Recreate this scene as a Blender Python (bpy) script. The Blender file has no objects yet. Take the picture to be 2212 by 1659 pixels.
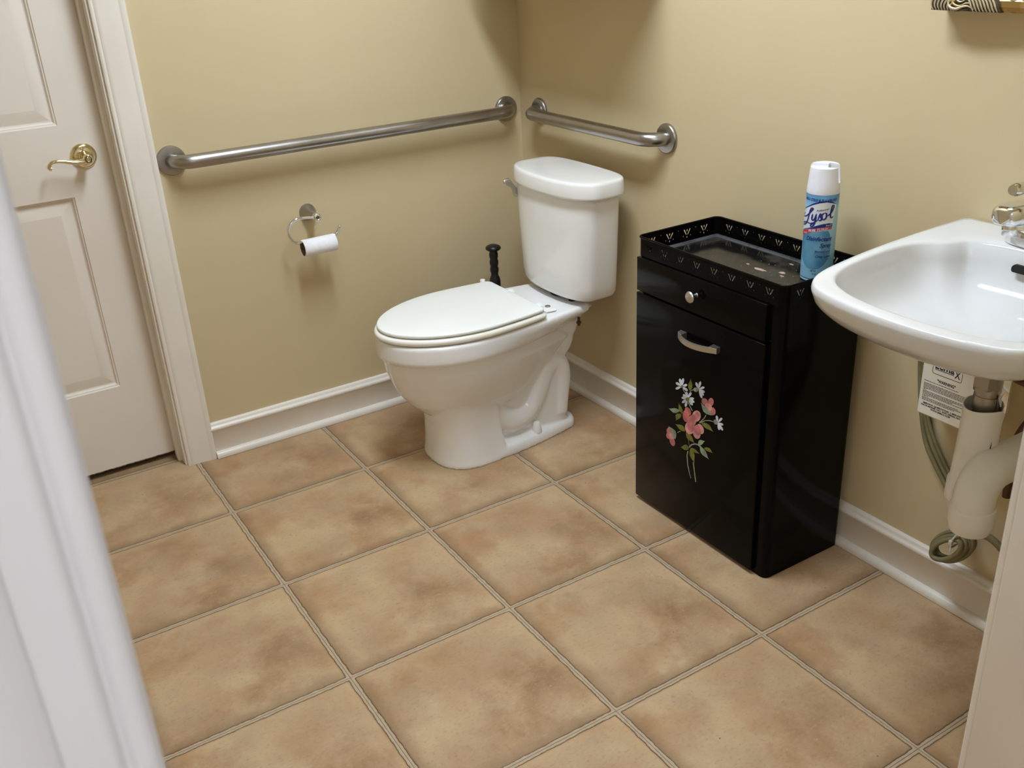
import bpy, bmesh, math, random
from mathutils import Vector, Matrix, Euler
sc = bpy.context.scene
COL = sc.collection
PI = math.pi
# ------------------------------------------------------------------ camera
# world frame: room corner behind the toilet is the origin, room extends to -x / -y, floor z = 0
def look(yaw, pitch, roll):
    f = Vector((math.cos(pitch)*math.cos(yaw), math.cos(pitch)*math.sin(yaw), math.sin(pitch)))
    r = f.cross(Vector((0, 0, 1))).normalized(); u = r.cross(f)
    c, s = math.cos(roll), math.sin(roll)
    return c*r+s*u, -s*r+c*u, f
cd = bpy.data.cameras.new('camera'); cam = bpy.data.objects.new('camera', cd); COL.objects.link(cam)
r_, u_, f_ = look(1.0322130571775485, -0.43920362118220313, -0.054181176348370344)
mw = Matrix((( r_.x, u_.x, -f_.x), (r_.y, u_.y, -f_.y), (r_.z, u_.z, -f_.z))).to_4x4()
mw.translation = Vector((-1.73887807, -2.7607306, 1.4422026)); cam.matrix_world = mw
cd.sensor_fit = 'HORIZONTAL'; cd.sensor_width = 36.0; cd.lens = 2121.965/2212*36; cd.clip_start = .02
cd.dof.use_dof = True; cd.dof.focus_distance = 2.1; cd.dof.aperture_fstop = 13
sc.camera = cam
# ------------------------------------------------------------------ world, exposure
w = bpy.data.worlds.new('world'); sc.world = w; w.use_nodes = True
w.node_tree.nodes['Background'].inputs[0].default_value = (.75, .85, 1, 1)
w.node_tree.nodes['Background'].inputs[1].default_value = .04
sc.view_settings.view_transform = 'Standard'; sc.view_settings.look = 'None'
sc.view_settings.gamma = 1; sc.view_settings.use_curve_mapping = False
sc.view_settings.exposure = 0.0
ROOM_LIGHT = 58.0      # emission strength of the room's ceiling fixture
ROOM_COL = (.75, .865, 1.0)
HALL_LIGHT = 5.6
HALL_COL = (.97, .96, .975)
CEIL = 2.44
# ------------------------------------------------------------------ materials
def srgb(r, g, b):
    def f(c):
        c /= 255.0
        return c/12.92 if c <= .04045 else ((c+.055)/1.055)**2.4
    return (f(r), f(g), f(b), 1)
MATS = {}
def mat(name, col, rough=.5, metal=0, spec=.5, coat=0, **kw):
    m = bpy.data.materials.new(name); m.use_nodes = True
    b = m.node_tree.nodes['Principled BSDF']
    b.inputs['Base Color'].default_value = col; b.inputs['Roughness'].default_value = rough
    b.inputs['Metallic'].default_value = metal; b.inputs['Specular IOR Level'].default_value = spec
    b.inputs['Coat Weight'].default_value = coat; b.inputs['Coat Roughness'].default_value = .05
    for k, v in kw.items(): b.inputs[k.replace('_', ' ')].default_value = v
    MATS[name] = m
    return m
def nodes(m): return m.node_tree.nodes, m.node_tree.links, m.node_tree.nodes['Principled BSDF']
def noise_col(m, c1, c2, scale, detail=4, lo=.35, hi=.65, coord='Object', rough=None, bump=0, bscale=None):
    N, L, B = nodes(m)
    tc = N.new('ShaderNodeTexCoord'); nz = N.new('ShaderNodeTexNoise'); nz.inputs['Scale'].default_value = scale; nz.inputs['Detail'].default_value = detail
    L.new(tc.outputs[coord], nz.inputs['Vector'])
    cr = N.new('ShaderNodeValToRGB'); cr.color_ramp.elements[0].position = lo; cr.color_ramp.elements[1].position = hi
    cr.color_ramp.elements[0].color = c1; cr.color_ramp.elements[1].color = c2
    L.new(nz.outputs['Fac'], cr.inputs[0]); L.new(cr.outputs[0], B.inputs['Base Color'])
    if rough:
        mr = N.new('ShaderNodeMapRange'); mr.inputs[3].default_value = rough[0]; mr.inputs[4].default_value = rough[1]
        mr.inputs[1].default_value = lo; mr.inputs[2].default_value = hi
        L.new(nz.outputs['Fac'], mr.inputs[0]); L.new(mr.outputs[0], B.inputs['Roughness'])
    if bump:
        n2 = N.new('ShaderNodeTexNoise'); n2.inputs['Scale'].default_value = bscale or scale; n2.inputs['Detail'].default_value = 3
        L.new(tc.outputs[coord], n2.inputs['Vector'])
        bp = N.new('ShaderNodeBump'); bp.inputs['Strength'].default_value = bump; bp.inputs['Distance'].default_value = .001
        L.new(n2.outputs['Fac'], bp.inputs['Height']); L.new(bp.outputs[0], B.inputs['Normal'])
    return m
wallp = mat('wall_paint', srgb(206, 188, 146), .62, spec=.3)
noise_col(wallp, srgb(202, 184, 145), srgb(208, 190, 152), 1.3, 3, bump=.12, bscale=260)
hallp = mat('hall_paint', srgb(225, 226, 228), .6, spec=.3); noise_col(hallp, srgb(222, 223, 226), srgb(228, 229, 231), 2, bump=.1, bscale=260)
ceilp = mat('ceiling_paint', srgb(232, 229, 222), .8); noise_col(ceilp, srgb(230, 227, 220), srgb(235, 232, 226), 4)
trim = mat('trim_paint', srgb(232, 224, 211), .32); noise_col(trim, srgb(228, 219, 206), srgb(235, 228, 216), 3, bump=.05, bscale=40)
trimw = mat('trim_paint_white', srgb(232, 232, 233), .35); noise_col(trimw, srgb(229, 229, 231), srgb(235, 235, 236), 3)
doorp = mat('door_paint', srgb(231, 221, 208), .38); noise_col(doorp, srgb(228, 217, 204), srgb(234, 225, 213), 2.5, bump=.08, bscale=120)
porc = mat('porcelain', srgb(240, 239, 236), .12, coat=.3); noise_col(porc, srgb(237, 235, 231), srgb(242, 241, 239), 5)
seatm = mat('seat_plastic', srgb(243, 240, 228), .28); noise_col(seatm, srgb(241, 237, 222), srgb(244, 241, 231), 6)
lidm = mat('lid_plastic', srgb(243, 244, 240), .3); noise_col(lidm, srgb(241, 242, 237), srgb(245, 246, 243), 6)
steel = mat('brushed_steel', (.39, .37, .35, 1), .3, 1); noise_col(steel, (.37, .35, .33, 1), (.41, .39, .37, 1), 9, rough=(.28, .33))
chrome = mat('chrome', (.80, .81, .83, 1), .08, 1); noise_col(chrome, (.78, .79, .81, 1), (.83, .84, .86, 1), 60, rough=(.05, .12))
satin = mat('satin_nickel', (.60, .58, .54, 1), .32, 1); noise_col(satin, (.575, .555, .515, 1), (.62, .60, .56, 1), 12, rough=(.29, .34))
brass = mat('polished_brass', (.78, .68, .42, 1), .12, 1); noise_col(brass, (.76, .66, .40, 1), (.80, .71, .46, 1), 40, rough=(.08, .18))
black = mat('black_gloss_paint', (.0030, .0026, .0024, 1), .12, spec=.08); noise_col(black, (.0026, .0022, .0020, 1), (.0038, .0032, .0028, 1), 3, rough=(.10, .16))
blackp = mat('black_plastic', (.006, .006, .007, 1), .38); noise_col(blackp, (.005, .005, .006, 1), (.009, .009, .010, 1), 20)
dark = mat('dark_gap', (.002, .002, .002, 1), .8); noise_col(dark, (.0015, .0015, .0015, 1), (.003, .003, .003, 1), 20)  # near-black: the gasket, and shade painted into slot, seam and button gap
pvc = mat('white_pvc', srgb(238, 234, 228), .35); noise_col(pvc, srgb(235, 231, 224), srgb(241, 237, 232), 10)
sinkm = mat('sink_ceramic', srgb(220, 220, 219), .10, coat=.2); noise_col(sinkm, srgb(217, 217, 215), srgb(223, 223, 223), 5)
heatw = mat('heater_plastic', srgb(236, 229, 214), .45); noise_col(heatw, srgb(233, 226, 210), srgb(239, 232, 218), 10)
ink = mat('black_ink', srgb(28, 28, 36), .6); noise_col(ink, srgb(24, 24, 32), srgb(34, 34, 44), 50)
inkblue = mat('blue_black_ink', srgb(30, 34, 70), .6); noise_col(inkblue, srgb(27, 30, 64), srgb(34, 38, 78), 50)
cablem = mat('green_cable', srgb(126, 117, 82), .5); noise_col(cablem, srgb(118, 109, 75), srgb(134, 125, 90), 14)
brown = mat('brown_hose', srgb(74, 44, 28), .4); noise_col(brown, srgb(66, 38, 24), srgb(84, 52, 34), 14)
tpm = mat('toilet_tissue', srgb(240, 238, 240), .95, spec=.1); noise_col(tpm, srgb(236, 234, 236), srgb(244, 242, 244), 60, bump=.5, bscale=320)
cardm = mat('cardboard_core', srgb(120, 104, 76), .9); noise_col(cardm, srgb(110, 95, 68), srgb(132, 115, 86), 60)
tie = mat('cable_tie', srgb(205, 200, 188), .4); noise_col(tie, srgb(198, 193, 180), srgb(212, 207, 196), 40)
woodedge = mat('raw_door_edge', srgb(70, 62, 52), .8); noise_col(woodedge, srgb(20, 17, 14), srgb(150, 138, 120), 120, 2, .45, .55)
cabm = mat('cabinet_white', srgb(226, 218, 204), .4); noise_col(cabm, srgb(223, 214, 200), srgb(229, 222, 209), 3)
chip = mat('wall_chip', srgb(236, 226, 200), .8); noise_col(chip, srgb(232, 222, 196), srgb(240, 231, 208), 90)
rust = mat('worn_rust_spot', srgb(172, 148, 136), .7); noise_col(rust, srgb(160, 132, 118), srgb(184, 162, 152), 200)
mirg = mat('mirror_glass', (.9, .92, .92, 1), .02, 1)
# dusty black tray floor
dust = mat('dusty_black_paint', (.01, .01, .01, 1), .2)
noise_col(dust, (.006, .006, .006, 1), (.055, .050, .042, 1), 9, 8, .42, .66, rough=(.12, .55))
ledge = mat('ledge_highlight', (.05, .055, .06, 1), .3); noise_col(ledge, (.04, .045, .05, 1), (.10, .105, .11, 1), 12, rough=(.2, .4))  # paler grey paints a shiny highlight onto the black tray's ledge
# antique gold frame: dark in the recesses of the carving by its own patina
gold = mat('gilt_frame', (.62, .42, .16, 1), .35, .85); noise_col(gold, (.50, .33, .12, 1), (.74, .53, .24, 1), 25, rough=(.25, .45))
patina = mat('antique_patina', (.09, .075, .05, 1), .5, .5); noise_col(patina, (.05, .045, .03, 1), (.16, .13, .085, 1), 60)
pale = mat('pale_gilt_edge', (.80, .70, .48, 1), .3, .7); noise_col(pale, (.74, .63, .42, 1), (.86, .78, .58, 1), 40)
# can
canb = mat('can_label_blue', srgb(122, 176, 206), .28, .1)
def can_mat():
    N, L, B = nodes(canb)
    tc = N.new('ShaderNodeTexCoord'); sep = N.new('ShaderNodeSeparateXYZ'); L.new(tc.outputs['Object'], sep.inputs[0])
    nz = N.new('ShaderNodeTexNoise'); nz.inputs['Scale'].default_value = 18; nz.inputs['Detail'].default_value = 3; L.new(tc.outputs['Object'], nz.inputs['Vector'])
    ad = N.new('ShaderNodeMath'); ad.operation = 'MULTIPLY_ADD'; ad.inputs[1].default_value = .03; L.new(nz.outputs['Fac'], ad.inputs[0]); L.new(sep.outputs['Z'], ad.inputs[2])
    cr = N.new('ShaderNodeValToRGB'); e = cr.color_ramp.elements
    mr = N.new('ShaderNodeMapRange'); mr.inputs[1].default_value = 0; mr.inputs[2].default_value = .21
    L.new(ad.outputs[0], mr.inputs[0]); L.new(mr.outputs[0], cr.inputs[0])
    e[0].position = .0; e[0].color = srgb(150, 200, 224); e[1].position = 1; e[1].color = srgb(84, 138, 178)
    for ppos, c in ((.18, (140, 192, 218)), (.30, (128, 184, 212)), (.62, (150, 196, 218)), (.80, (156, 202, 226)), (.93, (96, 150, 188))):
        k = e.new(ppos); k.color = srgb(*c)
    L.new(cr.outputs[0], B.inputs['Base Color'])
can_mat()
canblob = mat('can_label_deep_blue', srgb(88, 150, 190), .28, .25); noise_col(canblob, srgb(82, 144, 186), srgb(120, 178, 208), 25)
canwhite = mat('can_label_white', srgb(226, 232, 236), .3, .1); noise_col(canwhite, srgb(216, 224, 230), srgb(232, 237, 240), 60)
cannavy = mat('can_label_navy', srgb(22, 34, 120), .3); noise_col(cannavy, srgb(20, 30, 108), srgb(28, 42, 134), 60)
canred = mat('can_label_red', srgb(196, 52, 62), .3); noise_col(canred, srgb(188, 46, 56), srgb(206, 60, 70), 60)
cangrey = mat('can_label_grey', srgb(128, 138, 165), .3); noise_col(cangrey, srgb(120, 130, 158), srgb(138, 148, 174), 60)
capw = mat('can_cap_white', srgb(232, 232, 238), .35); noise_col(capw, srgb(229, 229, 235), srgb(236, 236, 241), 30)
# painted flowers
PM = []
for n, c in (('petal_white', (204, 212, 226)), ('decal_spare', (200, 200, 200)), ('leaf_olive', (112, 116, 44)), ('stem_dark', (88, 94, 66)), ('leaf_pale', (138, 152, 130)), ('petal_pink', (196, 118, 122)), ('petal_light_pink', (216, 152, 150)), ('petal_deep_pink', (198, 108, 108))):
    m = mat(n, srgb(*c), .25); noise_col(m, srgb(*[int(v*.86) for v in c]), srgb(*[min(255, int(v*1.08)) for v in c]), 45, 2, .35, .65); PM.append(m)
def emis(name, col, s):
    m = bpy.data.materials.new(name); m.use_nodes = True
    b = m.node_tree.nodes['Principled BSDF']; b.inputs['Base Color'].default_value = (.8, .8, .8, 1)
    b.inputs['Emission Color'].default_value = (*col, 1); b.inputs['Emission Strength'].default_value = s
    MATS[name] = m
    return m
lampm = emis('room_diffuser', ROOM_COL, ROOM_LIGHT); halll = emis('hall_diffuser', HALL_COL, HALL_LIGHT)
# tile floor ---------------------------------------------------------------
TILE = .4023; TX, TY = -1.22262134, -0.35398612
def floor_mat():
    m = mat('tile_floor', srgb(190, 160, 125), .42, spec=.35); N, L, B = nodes(m)
    def math_(op, a, b=None, c=None, clamp=False):
        n = N.new('ShaderNodeMath'); n.operation = op; n.use_clamp = clamp
        for i, v in enumerate((a, b, c)):
            if v is None: continue
            if isinstance(v, (int, float)): n.inputs[i].default_value = v
            else: L.new(v, n.inputs[i])
        return n.outputs[0]
    def noise(vec, scale, detail=4, rough=.55, dist=0):
        n = N.new('ShaderNodeTexNoise'); n.inputs['Scale'].default_value = scale; n.inputs['Detail'].default_value = detail
        n.inputs['Roughness'].default_value = rough; n.inputs['Distortion'].default_value = dist
        L.new(vec, n.inputs['Vector']); return n.outputs['Fac']
    def comb(x, y, z):
        n = N.new('ShaderNodeCombineXYZ')
        for i, v in enumerate((x, y, z)):
            if isinstance(v, (int, float)): n.inputs[i].default_value = v
            else: L.new(v, n.inputs[i])
        return n.outputs[0]
    def mix(f, a, b, mode='MIX'):
        n = N.new('ShaderNodeMix'); n.data_type = 'RGBA'; n.blend_type = mode
        if isinstance(f, (int, float)): n.inputs[0].default_value = f
        else: L.new(f, n.inputs[0])
        for i, v in ((6, a), (7, b)):
            if isinstance(v, tuple): n.inputs[i].default_value = v
            else: L.new(v, n.inputs[i])
        return n.outputs[2]
    def rng(v, a, b, c=0, d=1, smooth=False):
        n = N.new('ShaderNodeMapRange'); n.clamp = True
        if smooth: n.interpolation_type = 'SMOOTHSTEP'
        L.new(v, n.inputs[0])
        for i, q in enumerate((a, b, c, d)): n.inputs[i+1].default_value = q
        return n.outputs[0]
    tc = N.new('ShaderNodeTexCoord'); sp = N.new('ShaderNodeSeparateXYZ'); L.new(tc.outputs['Object'], sp.inputs[0])
    X, Y = sp.outputs[0], sp.outputs[1]
    u0 = math_('DIVIDE', math_('SUBTRACT', X, TX), TILE); v0 = math_('DIVIDE', math_('SUBTRACT', Y, TY), TILE)
    iu, iv = math_('FLOOR', u0), math_('FLOOR', v0); u, v = math_('SUBTRACT', u0, iu), math_('SUBTRACT', v0, iv)
    idv = math_('FRACT', math_('MULTIPLY_ADD', iu, .37, math_('MULTIPLY', iv, .61)))
    eu = math_('MULTIPLY', math_('MINIMUM', u, math_('SUBTRACT', 1, u)), TILE)
    ev = math_('MULTIPLY', math_('MINIMUM', v, math_('SUBTRACT', 1, v)), TILE)
    wob = noise(comb(X, Y, 0), 38, 3, .6)
    wobm = math_('MULTIPLY', math_('SUBTRACT', wob, .5), .0078)
    # soft minimum of both edge distances gives rounded tile corners
    e = math_('SMOOTH_MIN', eu, ev, .006)
    ew = math_('ADD', e, wobm)
    grout = rng(ew, .0052, .0060, 1, 0)
    line = math_('MULTIPLY', rng(ew, .0052, .0062), rng(ew, .0066, .0088, 1, 0))
    seam = rng(math_('ADD', math_('MINIMUM', eu, ev), math_('MULTIPLY', wobm, .08)), .0003, .0009, 1, 0)
    loc = comb(math_('ADD', u, math_('MULTIPLY', idv, .15)), v, math_('MULTIPLY', idv, .35))
    big = noise(loc, 1.9, 4, .5, .2)
    mid = noise(comb(X, Y, 1.7), 14, 6, .62, .3)
    fine = noise(comb(math_('MULTIPLY', X, 1.0), math_('MULTIPLY', Y, 1.6), 4), 95, 6, .7)
    # the print repeats: browner towards the tile's +x / -y quarter, paler near the -x / +y side
    def blob(cu, cv, r0, r1):
        du, dv = math_('SUBTRACT', u, cu), math_('SUBTRACT', v, cv)
        dd = math_('SQRT', math_('ADD', math_('MULTIPLY', du, du), math_('MULTIPLY', dv, dv)))
        dd = math_('ADD', dd, math_('MULTIPLY', math_('SUBTRACT', mid, .5), .55))
        return rng(dd, r0, r1, 1, 0, True)
    bl = blob(.80, .24, .08, .48); bl2 = blob(.10, .74, .05, .30)
    g = math_('ADD', math_('MULTIPLY', bl, .42), math_('MULTIPLY', bl2, .22))
    f1 = math_('ADD', math_('MULTIPLY', big, .92), math_('MULTIPLY', mid, .30))
    f2 = math_('SUBTRACT', f1, math_('MULTIPLY', g, .42))
    tone = rng(f2, .26, .70)
    cr = N.new('ShaderNodeValToRGB'); L.new(tone, cr.inputs[0]); E = cr.color_ramp.elements
    E[0].position = 0; E[0].color = srgb(148, 114, 80); E[1].position = 1; E[1].color = srgb(204, 182, 148)
    for q, c in ((.28, (166, 134, 100)), (.5, (182, 153, 119)), (.75, (194, 169, 136))):
        k = E.new(q); k.color = srgb(*c)
    pinkn = noise(comb(X, Y, 9), 5, 3, .5)
    c1 = mix(rng(pinkn, .45, .75, 0, .45), cr.outputs[0], srgb(186, 148, 112))
    c1 = mix(math_('MULTIPLY', bl2, .35), c1, srgb(178, 132, 88))
    greyn = noise(comb(X, Y, 5), 9, 4, .6)
    c2 = mix(rng(greyn, .42, .75, 0, .6), c1, srgb(180, 162, 136))
    c3 = mix(rng(fine, .30, .46, .42, 0), c2, srgb(136, 106, 76))
    c3b = mix(math_('MULTIPLY', rng(fine, .57, .70, 0, .60), math_('MULTIPLY_ADD', bl, .6, .4)), c3, srgb(218, 194, 158))
    vor = N.new('ShaderNodeTexVoronoi'); vor.inputs['Scale'].default_value = 24; L.new(comb(X, Y, 0), vor.inputs['Vector'])
    pit = rng(vor.outputs['Distance'], .03, .055, .7, 0)
    c3c = mix(math_('MULTIPLY', pit, rng(mid, .52, .56)), c3b, srgb(80, 58, 42))
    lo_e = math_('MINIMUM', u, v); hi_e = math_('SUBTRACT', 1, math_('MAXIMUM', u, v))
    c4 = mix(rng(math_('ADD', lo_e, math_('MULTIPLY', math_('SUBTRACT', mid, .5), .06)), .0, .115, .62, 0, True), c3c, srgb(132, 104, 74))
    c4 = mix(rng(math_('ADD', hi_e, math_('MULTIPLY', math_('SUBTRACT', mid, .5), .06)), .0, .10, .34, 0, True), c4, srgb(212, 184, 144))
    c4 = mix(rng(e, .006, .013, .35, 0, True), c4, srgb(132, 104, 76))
    c4 = mix(1.0, c4, (.90, .835, .76, 1), 'MULTIPLY')
    c5 = mix(line, c4, srgb(90, 68, 48))
    c6 = mix(grout, c5, mix(noise(comb(X, Y, 3), 60, 4), srgb(170, 150, 122), srgb(194, 174, 146)))
    c7 = mix(math_('MULTIPLY', seam, .75), c6, srgb(70, 58, 46))
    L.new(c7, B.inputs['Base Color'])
    h = math_('ADD', math_('MULTIPLY', rng(ew, .0045, .0085), 1.0), math_('MULTIPLY', math_('ADD', fine, mid), .22))
    h = math_('SUBTRACT', h, math_('MULTIPLY', seam, .5))
    bp = N.new('ShaderNodeBump'); bp.inputs['Strength'].default_value = .55; bp.inputs['Distance'].default_value = .0012
    L.new(h, bp.inputs['Height']); L.new(bp.outputs[0], B.inputs['Normal'])
    L.new(rng(fine, .3, .7, .36, .52), B.inputs['Roughness'])
    return m
floorm = floor_mat()
# ------------------------------------------------------------------ mesh helper
def finish(bm, name, mats, parent=None, smooth=True, angle=35, recalc=True):
    if recalc: bmesh.ops.recalc_face_normals(bm, faces=bm.faces[:])
    me = bpy.data.meshes.new(name); bm.to_mesh(me); bm.free()
    if not isinstance(mats, (list, tuple)): mats = [mats]
    for m in mats: me.materials.append(m)
    if smooth:
        me.shade_smooth(); me.set_sharp_from_angle(angle=math.radians(angle))
    o = bpy.data.objects.new(name, me); COL.objects.link(o)
    if parent:
        o.parent = parent
        pm = parent.matrix_basis.copy(); q = parent.parent
        while q: pm = q.matrix_basis @ pm; q = q.parent
        # geometry is modelled in world coordinates: bake the parent's place out
        inv = pm.inverted()
        for v in me.vertices: v.co = inv @ v.co
    return o
def origin(o, p):
    """put the object's origin at world point p (mesh built in world coordinates)"""
    p = Vector(p)
    for v in o.data.vertices: v.co -= p
    o.location = p
    return o
def thing(name, label, cat, loc=(0, 0, 0), group=None):
    o = bpy.data.objects.new(name, None); COL.objects.link(o); o.location = loc; o.empty_display_size = .05
    o['label'] = label; o['category'] = cat
    if group: o['group'] = group
    return o
def tag(o, label, cat, group=None):
    o['label'] = label; o['category'] = cat
    if group: o['group'] = group
    return o
def struct(o, label=None):
    o['kind'] = 'structure'
    if label: o['label'] = label
    return o
def BM(): return bmesh.new()
def merge(bm, other, mi=0):
    me = bpy.data.meshes.new('tmp'); other.to_mesh(me); other.free()
    n = len(bm.faces); bm.from_mesh(me); bpy.data.meshes.remove(me)
    bm.faces.ensure_lookup_table()
    for f in bm.faces[n:]: f.material_index = mi
def box(bm, x0, x1, y0, y1, z0, z1, mi=0, bev=0, seg=2):
    b = BM(); bmesh.ops.create_cube(b, size=1)
    for v in b.verts: v.co = Vector(((x0+x1)/2+v.co.x*(x1-x0), (y0+y1)/2+v.co.y*(y1-y0), (z0+z1)/2+v.co.z*(z1-z0)))
    if bev: bmesh.ops.bevel(b, geom=b.edges[:], offset=bev, segments=seg, affect='EDGES', profile=.5)
    merge(bm, b, mi)
def rings(bm, rs, mi=0, cap0=True, cap1=True, closed=True):
    """rs: list of equal-length loops of points; skinned with quads"""
    vs = [[bm.verts.new(p) for p in r] for r in rs]; n = len(rs[0])
    for a, b in zip(vs[:-1], vs[1:]):
        for i in range(n if closed else n-1):
            j = (i+1) % n
            try:
                f = bm.faces.new((a[i], a[j], b[j], b[i])); f.material_index = mi
            except ValueError: pass
    if cap0 and closed: bm.faces.new(vs[0][::-1]).material_index = mi
    if cap1 and closed: bm.faces.new(vs[-1]).material_index = mi
    return vs
def frame_of(d):
    d = Vector(d).normalized(); a = Vector((0, 0, 1)) if abs(d.z) < .9 else Vector((1, 0, 0))
    x = d.cross(a).normalized(); return x, d.cross(x).normalized(), d
def lathe(bm, prof, o, axis=(0, 0, 1), n=32, mi=0, cap=True):
    x, y, d = frame_of(axis); o = Vector(o)
    rs = [[o+d*h+(x*math.cos(t)+y*math.sin(t))*max(r, 1e-5) for t in [2*PI*i/n for i in range(n)]] for r, h in prof]
    rings(bm, rs, mi, cap, cap)
def catmull(pts, k=6, closed=False):
    P = [Vector(p) for p in pts]; out = []; n = len(P)
    rngi = range(n) if closed else range(n-1)
    for i in rngi:
        a, b, c, d = (P[(i-1) % n] if closed or i > 0 else P[0]), P[i], P[(i+1) % n], (P[(i+2) % n] if closed or i+2 < n else P[-1])
        for j in range(k):
            t = j/k
            out.append(.5*((2*b)+(c-a)*t+(2*a-5*b+4*c-d)*t*t+(3*b-a-3*c+d)*t**3))
    if not closed: out.append(P[-1])
    return out
def tube(bm, pts, r, n=16, mi=0, cap=True, flat=1.0):
    pts = [Vector(p) for p in pts]; m = len(pts); T = []
    for i in range(m):
        T.append((pts[min(m-1, i+1)]-pts[max(0, i-1)]).normalized())
    x, y, _ = frame_of(T[0]); rs = []
    for i, p in enumerate(pts):
        x = (x-T[i]*x.dot(T[i])).normalized(); y = T[i].cross(x)
        rr = r[i] if isinstance(r, (list, tuple)) else r
        rs.append([p+(x*math.cos(t)+y*math.sin(t)*flat)*rr for t in [2*PI*k/n for k in range(n)]])
    rings(bm, rs, mi, cap, cap)
def prism(bm, poly, dirv, mi=0):
    """extrude a planar polygon (3-D points) by dirv"""
    a = [Vector(p) for p in poly]; d = Vector(dirv)
    rings(bm, [a, [p+d for p in a]], mi)
def sweep_profile(bm, prof, p0, p1, nrm, up=(0, 0, 1), mi=0):
    """prof: (out, up) pairs; swept from p0 to p1"""
    p0, p1, nrm, up = Vector(p0), Vector(p1), Vector(nrm), Vector(up)
    rings(bm, [[p+nrm*a+up*b for a, b in prof] for p in (p0, p1)], mi)
def flat_curve(loops, ext, name='tmpc'):
    """2-D filled shape with holes -> mesh in XY with thickness ext"""
    cu = bpy.data.curves.new(name, 'CURVE'); cu.dimensions = '2D'; cu.fill_mode = 'BOTH'; cu.extrude = ext/2
    for lp in loops:
        s = cu.splines.new('POLY'); s.points.add(len(lp)-1); s.use_cyclic_u = True
        for i, p in enumerate(lp): s.points[i].co = (p[0], p[1], 0, 1)
    o = bpy.data.objects.new(name, cu); COL.objects.link(o)
    me = bpy.data.meshes.new_from_object(o.evaluated_get(bpy.context.evaluated_depsgraph_get()))
    bpy.data.objects.remove(o); bpy.data.curves.remove(cu)
    return me
def text_mesh(body, size, ext=0, bold=0, shear=0, align='LEFT', space=1.0):
    cu = bpy.data.curves.new('tmpt', 'FONT'); cu.body = body; cu.size = size; cu.extrude = ext; cu.offset = bold; cu.shear = shear
    cu.align_x = align; cu.space_character = space; cu.resolution_u = 3
    o = bpy.data.objects.new('tmpt', cu); COL.objects.link(o)
    me = bpy.data.meshes.new_from_object(o.evaluated_get(bpy.context.evaluated_depsgraph_get()))
    bpy.data.objects.remove(o); bpy.data.curves.remove(cu)
    return me
def add_mesh(bm, me, fn, mi=0):
    n, nv = len(bm.faces), len(bm.verts)
    bm.from_mesh(me); bm.verts.ensure_lookup_table(); bm.faces.ensure_lookup_table()
    for v in bm.verts[nv:]: v.co = fn(v.co)
    for f in bm.faces[n:]: f.material_index = mi
    bpy.data.meshes.remove(me)
def bool_diff(o, cutter_bm):
    me = bpy.data.meshes.new('cut'); bmesh.ops.recalc_face_normals(cutter_bm, faces=cutter_bm.faces[:]); cutter_bm.to_mesh(me); cutter_bm.free()
    c = bpy.data.objects.new('cut', me); COL.objects.link(c)
    bpy.context.view_layer.update(); c.matrix_world = o.matrix_world.copy()
    md = o.modifiers.new('b', 'BOOLEAN'); md.object = c; md.operation = 'DIFFERENCE'; md.solver = 'EXACT'
    bpy.context.view_layer.update()
    new = bpy.data.meshes.new_from_object(o.evaluated_get(bpy.context.evaluated_depsgraph_get()))
    o.modifiers.clear(); old = o.data; o.data = new; new.name = old.name+'_c'
    bpy.data.objects.remove(c); bpy.data.meshes.remove(me)
    return o
# ================================================================== SETTING
XB, YF = -2.45, -2.25          # room's far-left wall and front wall (room side)
YH, YHB = -2.385, -4.3         # hall side of the front wall, hall's back wall
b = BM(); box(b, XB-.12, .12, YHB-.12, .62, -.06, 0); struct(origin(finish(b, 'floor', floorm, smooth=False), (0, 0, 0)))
b = BM(); box(b, XB-.12, .12, YHB-.12, .62, CEIL, CEIL+.08); struct(finish(b, 'ceiling', ceilp, smooth=False))
DX0, DX1, DTOP = -2.170, -1.256, 2.045        # left wall's door opening (between jambs)
b = BM()
box(b, DX1+.02, .12, 0, .12, 0, CEIL); box(b, XB-.12, DX0-.02, 0, .12, 0, CEIL); box(b, DX0-.02, DX1+.02, 0, .12, DTOP+.02, CEIL)
# little bare-plaster chips round the paper holder
for (cx, cz, s) in ((-.7470, .6455, .0020), (-.7405, .6475, .0012), (-.7290, .6495, .0017), (-.7575, .6475, .0011), (-.7180, .6690, .0013), (-.6885, .5695, .0016)):
    random.seed(int(cx*-1000))
    pts = [(cx+math.cos(t)*s*random.uniform(.6, 1.3), -.0004, cz+math.sin(t)*s*random.uniform(.4, .9)) for t in [2*PI*i/7 for i in range(7)]]
    prism(b, pts, (0, .001, 0), 1)
struct(finish(b, 'wall_left', [wallp, chip], smooth=False))
b = BM(); box(b, 0, .12, YF-.135, 0, 0, CEIL); struct(finish(b, 'wall_right', wallp, smooth=False))
b = BM(); box(b, XB-.12, XB, YF, 0, 0, CEIL); struct(finish(b, 'wall_back', wallp, smooth=False))
JX0, JX1, JT = -1.715, -.802, 2.045           # entrance opening
b = BM()
box(b, XB-.12, JX0-.02, YH, YF, 0, CEIL); box(b, JX1+.02, 0, YH, YF, 0, CEIL); box(b, JX0-.02, JX1+.02, YH, YF, JT+.02, CEIL)
for f in b.faces:
    if f.calc_center_median().y < YH+.001: f.material_index = 1
struct(finish(b, 'wall_front', [wallp, hallp], smooth=False))
b = BM(); box(b, XB-.12, XB, YHB, YH, 0, CEIL); struct(finish(b, 'wall_hall_left', hallp, smooth=False))
b = BM(); box(b, 0, .12, YHB, YF-.135, 0, CEIL); struct(finish(b, 'wall_hall_right', hallp, smooth=False))
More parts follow.
